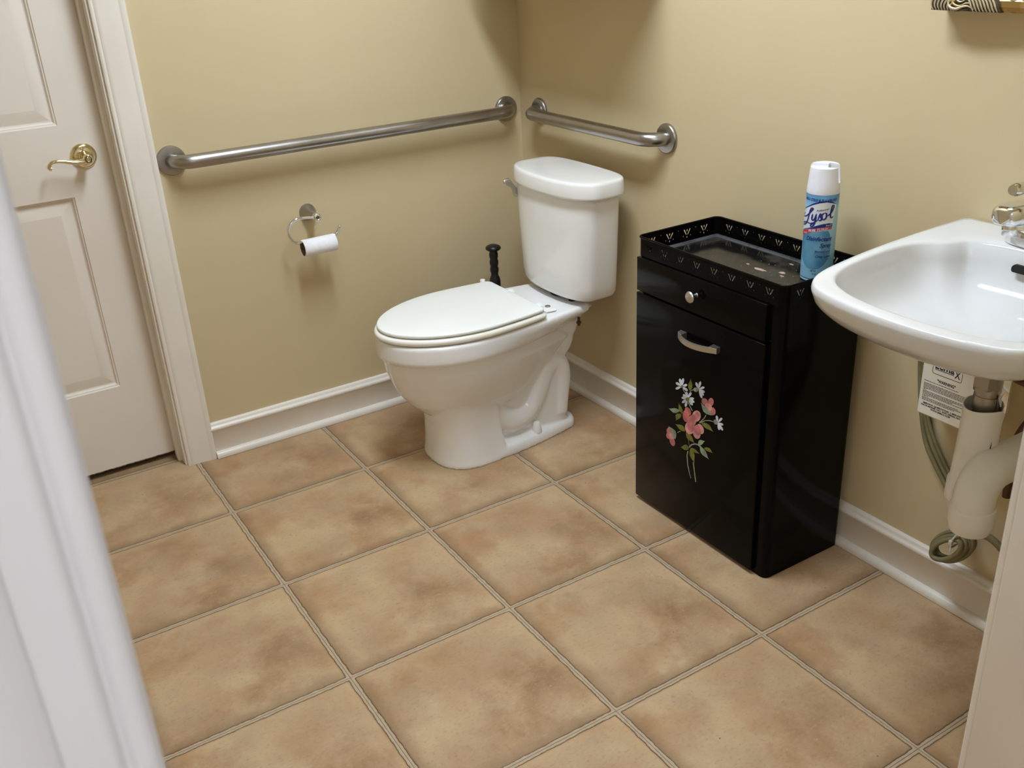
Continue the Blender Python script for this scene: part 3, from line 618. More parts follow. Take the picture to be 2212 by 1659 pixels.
DECAL = '4:-11312,3976 -11352,3925 -11410,3880 -11431,3898 -11374,3942 -11334,3992;4:-11701,4103 -11628,4051 -11567,3990 -11583,3981 -11641,4040 -11712,4090;4:-11521,3678 -11589,3600 -11674,3512 -11700,3532 -11617,3622 -11552,3701;4:-12157,3604 -12102,3500 -11999,3375 -11934,3313 -11957,3298 -12023,3365 -12128,3495 -12183,3604;4:-12422,3541 -12297,3518 -12150,3458 -11958,3317 -11972,3298 -12158,3437 -12294,3494 -12416,3517;4:-11286,2803 -11214,2759 -11166,2707 -11186,2697 -11228,2743 -11294,2784;2:-11187,3341 -11260,3314 -11327,3294 -11345,3315 -11282,3338 -11213,3370;3:-11566,2681 -11587,2602 -11611,2515 -11636,2529 -11612,2616 -11590,2695;4:-11630,2473 -11710,2579 -11821,2652 -11933,2676 -12029,2647 -12062,2690 -11956,2719 -11819,2688 -11684,2599 -11595,2482;4:-11559,2358 -11533,2205 -11572,1961 -11642,1772 -11707,1641 -11727,1655 -11667,1788 -11602,1978 -11569,2221 -11599,2370;4:-11761,2127 -11809,1931 -11850,1750 -11883,1615 -11913,1633 -11883,1769 -11846,1951 -11800,2149;2:-11586,4018 -11628,4071 -11659,4141 -11664,4209 -11637,4266 -11611,4307 -11597,4351 -11579,4296 -11549,4237 -11518,4161 -11519,4095 -11547,4044;2:-11336,3304 -11345,3350 -11336,3404 -11307,3453 -11259,3488 -11221,3513 -11193,3545 -11195,3496 -11190,3443 -11193,3378 -11227,3333 -11282,3309;4:-11232,3330 -11192,3351 -11123,3355 -11041,3337 -10952,3295 -10885,3262 -10820,3243 -10876,3231 -10929,3209 -11002,3194 -11087,3219 -11171,3272;2:-11298,3279 -11217,3257 -11134,3217 -11087,3166 -11091,3107 -11109,3061 -11118,3016 -11147,3055 -11192,3092 -11255,3141 -11293,3194 -11309,3243;2:-12013,3333 -12045,3294 -12111,3264 -12198,3250 -12299,3259 -12375,3265 -12441,3258 -12395,3296 -12355,3343 -12291,3390 -12201,3397 -12097,3372;2:-11456,2860 -11444,2916 -11403,2965 -11334,2984 -11235,2958 -11153,2928 -11077,2907 -11131,2895 -11176,2869 -11236,2835 -11310,2824 -11390,2834;2:-11494,2857 -11489,2790 -11512,2722 -11570,2681 -11665,2678 -11745,2686 -11815,2683 -11775,2718 -11748,2766 -11709,2826 -11645,2860 -11566,2870;4:-11932,2696 -11978,2702 -12032,2729 -12079,2771 -12114,2825 -12140,2866 -12175,2898 -12122,2885 -12065,2878 -11996,2859 -11953,2813 -11933,2751;2:-11614,2439 -11588,2485 -11541,2515 -11482,2507 -11413,2449 -11359,2393 -11307,2346 -11352,2355 -11395,2347 -11451,2338 -11512,2355 -11571,2392;2:-11688,2501 -11707,2466 -11749,2435 -11810,2425 -11887,2441 -11948,2460 -12005,2472 -11961,2481 -11922,2499 -11869,2522 -11806,2528 -11740,2519;2:-11676,2486 -11646,2412 -11637,2324 -11662,2249 -11728,2201 -11786,2170 -11832,2132 -11822,2194 -11826,2265 -11826,2356 -11792,2425 -11736,2470;4:-12008,2681 -12004,2612 -12029,2539 -12088,2490 -12183,2476 -12262,2475 -12332,2464 -12291,2504 -12262,2556 -12221,2623 -12156,2666 -12078,2685;2:-12143,2702 -12169,2679 -12220,2665 -12284,2664 -12356,2679 -12409,2689 -12456,2687 -12423,2714 -12392,2746 -12345,2776 -12278,2771 -12203,2740;0:-11296,4030 -11261,4051 -11213,4071 -11159,4081 -11111,4075 -11066,4049 -11075,4016 -11110,4002 -11172,4004 -11239,4016;0:-11296,4030 -11297,4077 -11291,4132 -11274,4180 -11246,4205 -11203,4208 -11178,4165 -11184,4126 -11214,4086 -11256,4053;0:-11296,4030 -11325,4083 -11355,4147 -11372,4208 -11368,4248 -11340,4268 -11297,4231 -11278,4185 -11275,4127 -11283,4072;0:-11296,4030 -11341,4041 -11395,4059 -11445,4085 -11475,4113 -11486,4146 -11451,4154 -11413,4140 -11368,4107 -11327,4066;0:-11296,4030 -11327,4004 -11370,3979 -11420,3963 -11466,3965 -11511,3988 -11507,4023 -11475,4040 -11417,4045 -11352,4039;0:-11296,4030 -11241,4010 -11176,3982 -11114,3946 -11077,3911 -11062,3874 -11106,3872 -11152,3894 -11208,3937 -11258,3987;2:-11359,4048 -11352,4027 -11332,4005 -11305,3990 -11277,3985 -11257,3991 -11248,4006 -11255,4028 -11275,4049 -11302,4064 -11330,4069 -11351,4063;0:-11887,4178 -11884,4219 -11873,4266 -11853,4306 -11825,4325 -11784,4324 -11765,4285 -11774,4252 -11806,4220 -11848,4195;0:-11887,4178 -11917,4227 -11947,4287 -11967,4345 -11966,4384 -11944,4405 -11903,4372 -11883,4329 -11876,4274 -11879,4220;0:-11887,4178 -11934,4193 -11990,4215 -12042,4244 -12074,4273 -12087,4306 -12051,4311 -12011,4294 -11964,4258 -11920,4215;0:-11887,4178 -11922,4161 -11970,4145 -12021,4139 -12065,4148 -12104,4173 -12092,4202 -12058,4212 -12001,4207 -11939,4193;0:-11887,4178 -11910,4143 -11944,4105 -11985,4075 -12027,4065 -12072,4076 -12075,4115 -12050,4141 -11999,4161 -11939,4173;0:-11887,4178 -11895,4127 -11912,4067 -11939,4014 -11972,3986 -12016,3982 -12032,4027 -12018,4068 -11979,4113 -11931,4151;4:-11874,4137 -11851,4104 -11812,4077 -11767,4064 -11729,4068 -11707,4089 -11708,4120 -11732,4154 -11771,4180 -11815,4193 -11853,4189 -11875,4168;0:-11508,3782 -11489,3809 -11460,3838 -11423,3857 -11385,3857 -11343,3836 -11338,3799 -11360,3780 -11406,3773 -11461,3775;0:-11508,3782 -11518,3827 -11524,3879 -11517,3926 -11497,3950 -11458,3954 -11427,3915 -11425,3878 -11445,3839 -11477,3805;0:-11508,3782 -11552,3825 -11601,3880 -11639,3935 -11652,3975 -11638,4003 -11590,3979 -11557,3940 -11531,3884 -11515,3827;0:-11508,3782 -11557,3785 -11618,3794 -11678,3812 -11721,3838 -11749,3873 -11719,3890 -11675,3882 -11616,3854 -11556,3816;0:-11508,3782 -11550,3763 -11607,3747 -11668,3740 -11719,3749 -11764,3777 -11750,3809 -11709,3819 -11642,3814 -11569,3799;0:-11508,3782 -11531,3745 -11567,3704 -11611,3673 -11655,3663 -11703,3676 -11708,3718 -11682,3745 -11627,3766 -11564,3777;0:-11508,3782 -11474,3727 -11439,3660 -11416,3595 -11415,3552 -11440,3528 -11485,3566 -11508,3614 -11518,3676 -11516,3735;0:-11508,3782 -11457,3751 -11398,3710 -11346,3664 -11319,3626 -11318,3592 -11366,3602 -11408,3632 -11450,3683 -11484,3737;0:-11508,3782 -11468,3788 -11416,3789 -11362,3780 -11321,3761 -11290,3727 -11311,3704 -11349,3704 -11404,3724 -11462,3753;2:-11585,3797 -11576,3767 -11550,3737 -11513,3716 -11476,3708 -11448,3717 -11436,3739 -11445,3769 -11472,3798 -11509,3820 -11546,3827 -11574,3819;0:-12578,3567 -12586,3611 -12589,3663 -12582,3709 -12562,3735 -12528,3740 -12501,3702 -12501,3665 -12520,3625 -12549,3591;0:-12578,3567 -12619,3600 -12666,3642 -12704,3687 -12720,3722 -12714,3750 -12672,3735 -12640,3705 -12611,3657 -12590,3608;0:-12578,3567 -12609,3554 -12650,3543 -12695,3542 -12732,3554 -12763,3582 -12752,3609 -12722,3615 -12674,3605 -12622,3587;0:-12578,3567 -12600,3526 -12632,3480 -12673,3442 -12715,3426 -12760,3433 -12764,3475 -12740,3507 -12689,3535 -12630,3555;0:-12578,3567 -12574,3522 -12575,3470 -12586,3424 -12609,3400 -12645,3396 -12668,3436 -12666,3473 -12643,3511 -12610,3544;4:-12557,3513 -12524,3494 -12485,3492 -12453,3508 -12435,3536 -12437,3570 -12458,3600 -12492,3618 -12530,3620 -12562,3605 -12580,3576 -12578,3543;5:-12201,4006 -12226,3965 -12222,3915 -12190,3871 -12138,3844 -12081,3841 -12033,3863 -12007,3905 -12011,3955 -12044,3999 -12096,4026 -12153,4029;5:-12414,4036 -12399,3974 -12362,3921 -12315,3890 -12269,3890 -12237,3922 -12228,3976 -12244,4038 -12281,4091 -12328,4121 -12373,4120 -12405,4089;5:-12487,3853 -12495,3802 -12476,3750 -12435,3709 -12383,3692 -12334,3703 -12301,3739 -12293,3790 -12313,3843 -12354,3883 -12406,3900 -12455,3889;6:-12331,3932 -12362,3892 -12360,3840 -12327,3789 -12271,3753 -12207,3742 -12152,3759 -12121,3799 -12122,3852 -12156,3903 -12213,3938 -12277,3949;4:-12394,3685 -12363,3728 -12295,3769 -12208,3801 -12108,3820 -12037,3838 -11980,3872 -12010,3808 -12034,3737 -12085,3663 -12179,3638 -12296,3653;5:-10948,2663 -10927,2609 -10887,2562 -10840,2535 -10798,2536 -10772,2564 -10770,2612 -10792,2666 -10832,2713 -10879,2740 -10921,2739 -10946,2711;5:-10993,2555 -10979,2494 -10938,2436 -10880,2396 -10821,2386 -10777,2407 -10760,2455 -10774,2516 -10816,2574 -10874,2614 -10932,2624 -10976,2602;5:-11085,2447 -11105,2383 -11096,2319 -11060,2273 -11007,2258 -10950,2276 -10906,2325 -10885,2390 -10895,2454 -10931,2499 -10984,2514 -11041,2495;6:-11088,2585 -11075,2528 -11038,2474 -10986,2438 -10933,2429 -10893,2450 -10877,2495 -10890,2553 -10927,2607 -10980,2643 -11032,2651 -11072,2630;4:-11104,2483 -11136,2569 -11144,2665 -11105,2731 -11008,2750 -10915,2750 -10829,2754 -10881,2722 -10913,2674 -10949,2603 -10996,2543 -11050,2498;7:-11596,3350 -11593,3264 -11559,3186 -11503,3136 -11439,3129 -11386,3166 -11357,3237 -11360,3324 -11395,3402 -11451,3451 -11514,3458 -11567,3421;7:-11628,3523 -11658,3475 -11658,3422 -11628,3378 -11576,3355 -11516,3359 -11464,3389 -11434,3437 -11435,3490 -11465,3534 -11517,3557 -11577,3553;6:-11796,3128 -11801,3040 -11759,2949 -11682,2879 -11590,2849 -11508,2867 -11457,2930 -11452,3019 -11495,3110 -11573,3180 -11665,3209 -11746,3189;5:-11848,3269 -11791,3167 -11708,3085 -11621,3047 -11552,3063 -11522,3130 -11538,3228 -11596,3331 -11680,3412 -11766,3448 -11833,3432 -11863,3366;6:-12001,3491 -11971,3404 -11907,3328 -11826,3282 -11751,3280 -11702,3323 -11691,3398 -11723,3486 -11788,3562 -11868,3606 -11942,3607 -11991,3565;5:-11928,3466 -11902,3402 -11861,3351 -11817,3326 -11780,3333 -11762,3372 -11766,3431 -11792,3495 -11833,3546 -11877,3570 -11914,3563 -11932,3524;6:-12008,3068 -12016,2990 -11988,2912 -11931,2855 -11860,2835 -11794,2857 -11752,2915 -11744,2994 -11773,3072 -11831,3128 -11902,3148 -11966,3125;6:-12103,3234 -12128,3170 -12118,3102 -12076,3048 -12013,3023 -11945,3033 -11890,3077 -11865,3141 -11875,3210 -11918,3264 -11982,3288 -12049,3277;5:-12013,3157 -12026,3088 -12005,3018 -11957,2966 -11894,2947 -11832,2965 -11789,3015 -11776,3086 -11797,3156 -11845,3207 -11909,3226 -11970,3208;5:-11788,3156 -11795,3081 -11767,3006 -11711,2952 -11642,2933 -11578,2953 -11537,3009 -11530,3085 -11559,3159 -11616,3213 -11685,3232 -11748,3211;5:-11803,3313 -11751,3239 -11689,3185 -11634,3166 -11602,3187 -11600,3243 -11629,3318 -11681,3392 -11743,3445 -11797,3463 -11829,3442 -11831,3387'
LOGO = {'L1': [(15367, 15029), (13161, 14083), (15355, 14143), (17188, 14836), (18562, 15788), (19050, 16274), (18473, 16324), (17884, 15711), (17368, 14401), (16756, 13212), (15473, 12422), (13661, 12307), (14741, 12822), (16747, 13026), (18473, 12995), (19139, 13287)], 'y1': [(19095, 15114), (18834, 14118), (19307, 13744), (20016, 14226), (20432, 15222)], 'y2': [(20422, 15294), (20170, 13597), (19491, 12530), (18765, 12327), (18600, 12678), (19650, 13225), (21038, 13926)], 's': [(21038, 13926), (21839, 15359), (21799, 14812), (22281, 14276), (21934, 13831), (21218, 13916)], 'o': [(23159, 15514), (22405, 15060), (22448, 14333), (23077, 14023), (23813, 14501), (23849, 15282), (23212, 15550)], 'l': [(23938, 14679), (25498, 15412), (26456, 16417), (26474, 16921), (25868, 16921), (25470, 15777), (25330, 14789), (25903, 14343), (26701, 14632)]}
# ------------------------------------------------------------------ black tray-top cabinet
def vbox(b, x0, x1, y0, y1, z0, z1, r, mi=0, n=5):
    """box with rounded vertical edges"""
    pts = []
    for cx, cy, a0 in ((x1-r, y1-r, 0), (x0+r, y1-r, PI/2), (x0+r, y0+r, PI), (x1-r, y0+r, 1.5*PI)):
        for i in range(n+1):
            a = a0+PI/2*i/n; pts.append((cx+r*math.cos(a), cy+r*math.sin(a)))
    e = .0015
    def ins(d): return [((x0+x1)/2+(x-(x0+x1)/2)*(1-2*d/(x1-x0)), (y0+y1)/2+(y-(y0+y1)/2)*(1-2*d/(y1-y0))) for x, y in pts]
    rings(b, [[Vector((x, y, z)) for x, y in ins(d)] for z, d in ((z0, e), (z0+e, 0), (z1-e, 0), (z1, e))], mi)
    return pts
CX0, CX1, CY0, CY1 = -.272, -.020, -1.424, -.950
def black_cabinet():
    t = thing('storage_cabinet', 'glossy black metal tilt-door cabinet with pierced tray top and painted flowers', 'cabinet', ((CX0+CX1)/2, (CY0+CY1)/2, 0))
    b = BM(); vbox(b, CX0, CX1, CY0, CY1, .0, .690, .016); finish(b, 'body', black, t, angle=40)
    # drawer and door
    b = BM(); box(b, -.2845, CX0+.001, -1.386, -.9535, .6030, .6885, bev=.0016); dr = finish(b, 'drawer', black, t, angle=50)
    b = BM(); ky, kz = -1.1700, .6490
    lathe(b, [(.0055, 0), (.0045, .002), (.0042, .012), (.0050, .016), (.0110, .0175), (.0135, .0190), (.0138, .0210), (.0120, .0235), (.0112, .0230), (.0098, .0245), (.0050, .0262), (0, .0265)], (-.2845, ky, kz), (-1, 0, 0), 36)
    finish(b, 'knob', satin, dr, angle=35)
    b = BM(); box(b, -.2845, CX0+.001, -1.388, -.9520, .0110, .5975, bev=.0022)
    # painted bouquet: every stroke a thin coat of paint
    for k, sh in enumerate(DECAL.split(';')):
        c, pp = sh.split(':'); c = int(c)
        pts = [tuple(int(v)/1e4 for v in q.split(',')) for q in pp.split(' ')]
        me = flat_curve([pts], 0)
        xx = -.28462-.000012*k
        add_mesh(b, me, lambda p, xx=xx: Vector((xx, p.x, p.y)), 1+c)
    dd = finish(b, 'door', [black]+PM, t, angle=50, recalc=False)
    # recessed bow handle
    b = BM(); hy, hz = -1.1870, .5400
    n = 20; rs = []
    for i in range(n+1):
        q = -1+2*i/n; y = hy-q*.066; off = .022*(1-q*q)+.0055; dz = .0105*(1-.25*q*q)
        w_ = .0065-.0015*(1-q*q); zc = hz-.002+.001*q
        rs.append([Vector((-.2845-off-.004, y, zc-.006+.0)), Vector((-.2845-off-.004, y, zc+.006)), Vector((-.2845-off+.0005, y, zc+.0072)), Vector((-.2845-off+.0005, y, zc-.0072))])
    rings(b, rs)
    for s in (-1, 1):
        y0, y1 = hy+s*.046, hy+s*.066
        rings(b, [[Vector((-.284, min(y0, y1)-.001, hz-.006)), Vector((-.284, max(y0, y1)+.001, hz-.006)), Vector((-.284, max(y0, y1)+.001, hz+.008)), Vector((-.284, min(y0, y1)-.001, hz+.008))],
                  [Vector((-.2945 if s*(q-hy) > .05 else -.301, q, z)) for q, z in ((min(y0, y1), hz-.0075), (max(y0, y1), hz-.0075), (max(y0, y1), hz+.0065), (min(y0, y1), hz+.0065))]])
    finish(b, 'handle', satin, dd, angle=50)
    # tray: floor with dust and worn patches, raised rolled ledge
    z = .692
    b = BM(); vbox(b, CX0-.004, CX1+.002, CY0-.002, CY1+.002, z-.004, z+.004, .016, 0)
    def rect(i, zz): return [Vector((CX0+i, CY0+i, zz)), Vector((CX1-i, CY0+i, zz)), Vector((CX1-i, CY1-i, zz)), Vector((CX0+i, CY1-i, zz))]
    rings(b, [rect(.013, z+.0035), rect(.0150, z+.0075), rect(.0240, z+.0075), rect(.0262, z+.0042)], 1, False, False)
    n0 = len(b.faces)
    rings(b, [rect(.0262, z+.0042), rect(.027, z+.0042)], 2, False, True)
    random.seed(5)
    for (sx, sy, rx, ry) in ((-.1487, -1.2303, .0055, .0180), (-.1277, -1.2781, .0065, .0080), (-.1446, -1.2930, .0030, .0060), (-.2050, -1.2880, .0075, .0190), (-.1410, -1.1842, .0035, .0050), (-.0692, -1.2504, .0035, .0065)):
        pts = [(sx+math.cos(a)*rx*random.uniform(.65, 1.25), sy+math.sin(a)*ry*random.uniform(.65, 1.2), z+.0043) for a in [2*PI*i/11 for i in range(11)]]
        prism(b, catmull(pts, 2, True), (0, 0, .0003), 3)
    for k in range(46):
        sx, sy, r = random.gauss(-.15, .05), random.gauss(-1.27, .05), random.uniform(.0004, .0012)
        if CX0+.03 < sx < CX1-.03 and CY0+.03 < sy: prism(b, [(sx+math.cos(a)*r, sy+math.sin(a)*r*1.4, z+.0043) for a in [2*PI*i/5 for i in range(5)]], (0, 0, .0002), 3)
    tr = finish(b, 'tray', [black, ledge, dust, rust], t, angle=40)
    # pierced gallery
    def motif(cx, cy, s=1.0):
        L = []
        for m in (-1, 1): L.append([(cx+m*s*x, cy+s*y) for x, y in ((.0125, .0088), (.0085, .0100), (.0012, -.0045), (.0022, -.0066), (.0042, -.0050))])
        L.append([(cx+s*x, cy+s*y) for x, y in ((0, .0112), (.0026, .0060), (0, .0018), (-.0026, .0060))])
        L.append([(cx+s*x, cy+s*y) for x, y in ((0, -.0088), (.0021, -.0122), (0, -.0158), (-.0021, -.0122))])
        for dx, dy, r in ((-.0125, -.0088, .0014), (.0125, -.0088, .0014)):
            L.append([(cx+s*dx+r*math.cos(a), cy+s*dy+r*math.sin(a)) for a in [2*PI*i/8 for i in range(8)]])
        return L
    H = .0455; r = .016; x0, x1, y0, y1 = CX0-.005, CX1+.002, CY0-.004, CY1+.003
    b = BM()
    def panel(length, nm, fn):
        lp = [[(0, 0), (length, 0), (length, H), (0, H)]]; step = length/nm
        for i in range(nm): lp += motif(step*(i+.5), .0245, .94)
        for i in range(1, nm): lp.append([(step*i+.0013*math.cos(a), .0335+.0013*math.sin(a)) for a in [2*PI*k/8 for k in range(8)]])
        add_mesh(b, flat_curve(lp, .0012), fn)
    zb = z-.002
    panel(y1-y0-2*r, 8, lambda p: Vector((x0+p.z, y0+r+p.x, zb+p.y)))
    panel(y1-y0-2*r, 8, lambda p: Vector((x1+p.z, y0+r+p.x, zb+p.y)))
    panel(x1-x0-2*r, 4, lambda p: Vector((x0+r+p.x, y1+p.z, zb+p.y)))
    panel(x1-x0-2*r, 4, lambda p: Vector((x0+r+p.x, y0+p.z, zb+p.y)))
    outline = []
    for cx, cy, a0 in ((x1-r, y1-r, 0), (x0+r, y1-r, PI/2), (x0+r, y0+r, PI), (x1-r, y0+r, 1.5*PI)):
        arc = [(cx+r*math.cos(a0+PI/2*i/6), cy+r*math.sin(a0+PI/2*i/6)) for i in range(7)]; outline += arc
        inn = [(cx+(r-.0012)*math.cos(a0+PI/2*i/6), cy+(r-.0012)*math.sin(a0+PI/2*i/6)) for i in range(7)]
        rings(b, [[Vector((x, y, zz)) for x, y in arc+inn[::-1]] for zz in (zb, zb+H)])
    loop = [Vector((x, y, zb+H+.001)) for x, y in outline]; loop = loop+[loop[0], loop[1]]
    tube(b, loop, .0028, 10)
    finish(b, 'gallery_rail', black, tr, angle=45)
black_cabinet()
# ------------------------------------------------------------------ spray can in the tray
def spray_can():
    cx, cy, z0, R = -.0965, -1.3475, .6975, .0343
    t = thing('spray_can', 'blue and white disinfectant spray can standing in the black tray', 'spray can', (cx, cy, z0))
    def cyl(th, z, dr=0): return Vector((cx+(R+dr)*math.cos(th), cy+(R+dr)*math.sin(th), z0+z))
    # written in metres along the surface from a start angle; angle grows from left to right as seen by the reader
    b = BM(); lathe(b, [(.0305, .0012), (.0318, 0), (.0335, .0012), (.0338, .0035), (.0330, .0050), (R-.0002, .0062), (R, .0085), (R, .1905), (R-.0015, .1930), (R-.006, .1935)], (cx, cy, z0), (0, 0, 1), 96)
    def patch(prof_lo, prof_hi, mi, dr, n=36):
        """band between two (deg, z) poly-lines"""
        def ev(pr, th):
            for (a, za), (c, zc) in zip(pr[:-1], pr[1:]):
                if a <= th <= c: return za+(zc-za)*(th-a)/(c-a)
            return pr[0][1] if th < pr[0][0] else pr[-1][1]
        a0, a1 = max(prof_lo[0][0], prof_hi[0][0]), min(prof_lo[-1][0], prof_hi[-1][0])
        vs = []
        for i in range(n+1):
            th = a0+(a1-a0)*i/n
            vs.append((b.verts.new(cyl(math.radians(th), ev(prof_lo, th), dr)), b.verts.new(cyl(math.radians(th), ev(prof_hi, th), dr))))
        for (p, q), (r, s) in zip(vs[:-1], vs[1:]): b.faces.new((p, r, s, q)).material_index = mi
    def ribbon(pts, wd, mi, dr, k=4, taper=True):
        """brush stroke; pts in (centi-degrees, 1e-5 m)"""
        P = catmull([Vector((math.radians(a/100)*R, z/1e5, 0)) for a, z in pts], k); n = len(P); L = []
        for i in range(n):
            T = (P[min(n-1, i+1)]-P[max(0, i-1)]).normalized(); N_ = Vector((-T.y, T.x, 0))
            w_ = wd*(.55+.45*abs(T.y)) * (min(1, .35+i/(n*.15), .35+(n-1-i)/(n*.15)) if taper else 1)
            L.append((P[i]+N_*w_, P[i]-N_*w_))
        vs = [(b.verts.new(cyl(a.x/R, a.y, dr)), b.verts.new(cyl(c.x/R, c.y, dr))) for a, c in L]
        for (p, q), (r, s) in zip(vs[:-1], vs[1:]): b.faces.new((p, r, s, q)).material_index = mi
    # deep-blue drop under the logo
    up = [(206+62*math.cos(PI-PI*i/24), .080+.052*math.sin(PI-PI*i/24)) for i in range(25)]
    dn = [(206+62*math.cos(PI-PI*i/24), .080-.052*math.sin(PI-PI*i/24)) for i in range(25)]
    patch(dn, up, 1, .00012, 60)
    arc = [(128, .148), (150, .158), (172, .1645), (191, .1705), (214, .1755), (237, .1775), (257, .1750), (278, .1705)]
    arc2 = [(128, .1485), (150, .1605), (172, .1672), (191, .1740), (214, .1795), (237, .1812), (257, .1782), (278, .1708)]
    patch([(128, .107), (168, .1170), (191, .1225), (210, .1273), (230, .1315), (251, .1322), (266, .131), (272, .150), (278, .1700)], arc, 2, .00016)
    patch(arc, arc2, 3, .00022)
    patch([(130, .1065), (168, .1160), (198, .1195), (222, .1222), (243, .1242), (266, .1236)], [(130, .1075), (168, .1172), (191, .1215), (210, .1265), (230, .1305), (251, .1318), (266, .1300)], 3, .00022)
    patch([(132, .0967), (170, .1055), (199, .1128), (223, .1164), (244, .1179), (265, .1185)], [(132, .1060), (170, .1150), (198, .1190), (222, .1217), (243, .1236), (266, .1232)], 4, .00022)
    for k, p in LOGO.items():
        ribbon([(a+90, z-60) for a, z in p], .0021, 5, .00026)
    for k, p in LOGO.items(): ribbon(p, .0017, 3, .00034)
    def word(s, size, th0, zz, mi, bold=0, shear=.3, slope=0, th1=None):
        me = text_mesh(s, size, 0, bold, shear); wdt = max(v.co.x for v in me.vertices) or 1
        sc_ = 1 if th1 is None else math.radians(th1-th0)*R/wdt
        add_mesh(b, me, lambda p: cyl(math.radians(th0)+p.x*sc_/R, zz+p.y+slope*p.x*sc_, .00034), mi)
    word('KILLS COLD & FLU VIRUSES*', .0075, 150, .1790, 3, .00022, .2, 0, 281)
    word('Professional', .0058, 204, .1565, 3, .0001, .2, .20, 246)
    word('KILLS', .0042, 150, .1040, 2, .0001, .2, .22, 172); word('99.9%', .0075, 177, .1105, 2, .0002, .25, .16, 207); word('OF VIRUSES', .0034, 211, .1180, 2, .0001, .1, .05, 250); word('& BACTERIA', .0034, 211, .1145, 2, .0001, .1, .05, 250)
    word('Brand III', .0036, 240, .1262, 2, .0001, .2, 0, 262)
    word('Disinfectant', .0130, 170, .0922, 3, .00035, .3, .02, 270); word('Spray', .0130, 224, .0790, 3, .00035, .3, .0, 269)
    word('Eliminates odors', .0055, 209, .0675, 3, .00012, .25, 0, 267); patch([(206, .0643), (267, .0643)], [(206, .0648), (267, .0648)], 3, .0003)
    word('Crisp Linen', .0078, 211, .0560, 3, .00018, .3, 0, 269); word('SCENT', .0040, 250, .0500, 3, 0, 0, 0, 269)
    word('NET WT', .0050, 199, .0235, 3, .0001, 0, 0, 219); word('19 OZ', .0050, 205, .0165, 3, .0001, 0, 0, 221)
    patch([(140, .0300), (192, .0300)], [(140, .0306), (192, .0306)], 5, .0003); patch([(140, .0240), (178, .0240)], [(140, .0246), (178, .0246)], 5, .0003); patch([(140, .0180), (172, .0180)], [(140, .0186), (172, .0186)], 5, .0003)
    finish(b, 'can_body', [canb, canblob, canwhite, cannavy, canred, cangrey], t, angle=40, recalc=False)
    # cap with a finger slot; the far half stands a little higher
    b = BM(); lathe(b, [(.0310, .1915), (.0342, .1920), (.0344, .1990), (.0336, .2050), (.0298, .2450), (.0290, .2495), (.0272, .2515), (.0150, .2525), (0, .2528)], (cx, cy, z0), (0, 0, 1), 72)
    cap = finish(b, 'cap', capw, t, angle=40)
    wl = Matrix.Translation((-cx, -cy, -z0)); th = math.radians(296); u_ = Vector((math.cos(th), math.sin(th), 0)); v_ = Vector((-math.sin(th), math.cos(th), 0))
    c = BM(); sec = [(-.0068, .28), (-.0068, .2200), (-.0060, .2160), (-.0035, .2130), (0, .2118), (.0035, .2130), (.0060, .2160), (.0068, .2200), (.0068, .28)]
    rings(c, [[u_*q+v_*a+Vector((0, 0, z)) for a, z in sec] for q in (.0075, .045)])
    bool_diff(cap, c)
    c = BM(); rings(c, [[u_*q+v_*a+Vector((0, 0, z)) for a, z in ((-.05, .30), (-.05, .2462), (.0035-.007, .2462), (.0035-.007, .30))] for q in (-.05, .05)])
    bool_diff(cap, c)
    cap.data.shade_smooth(); cap.data.set_sharp_from_angle(angle=math.radians(38))
spray_can()
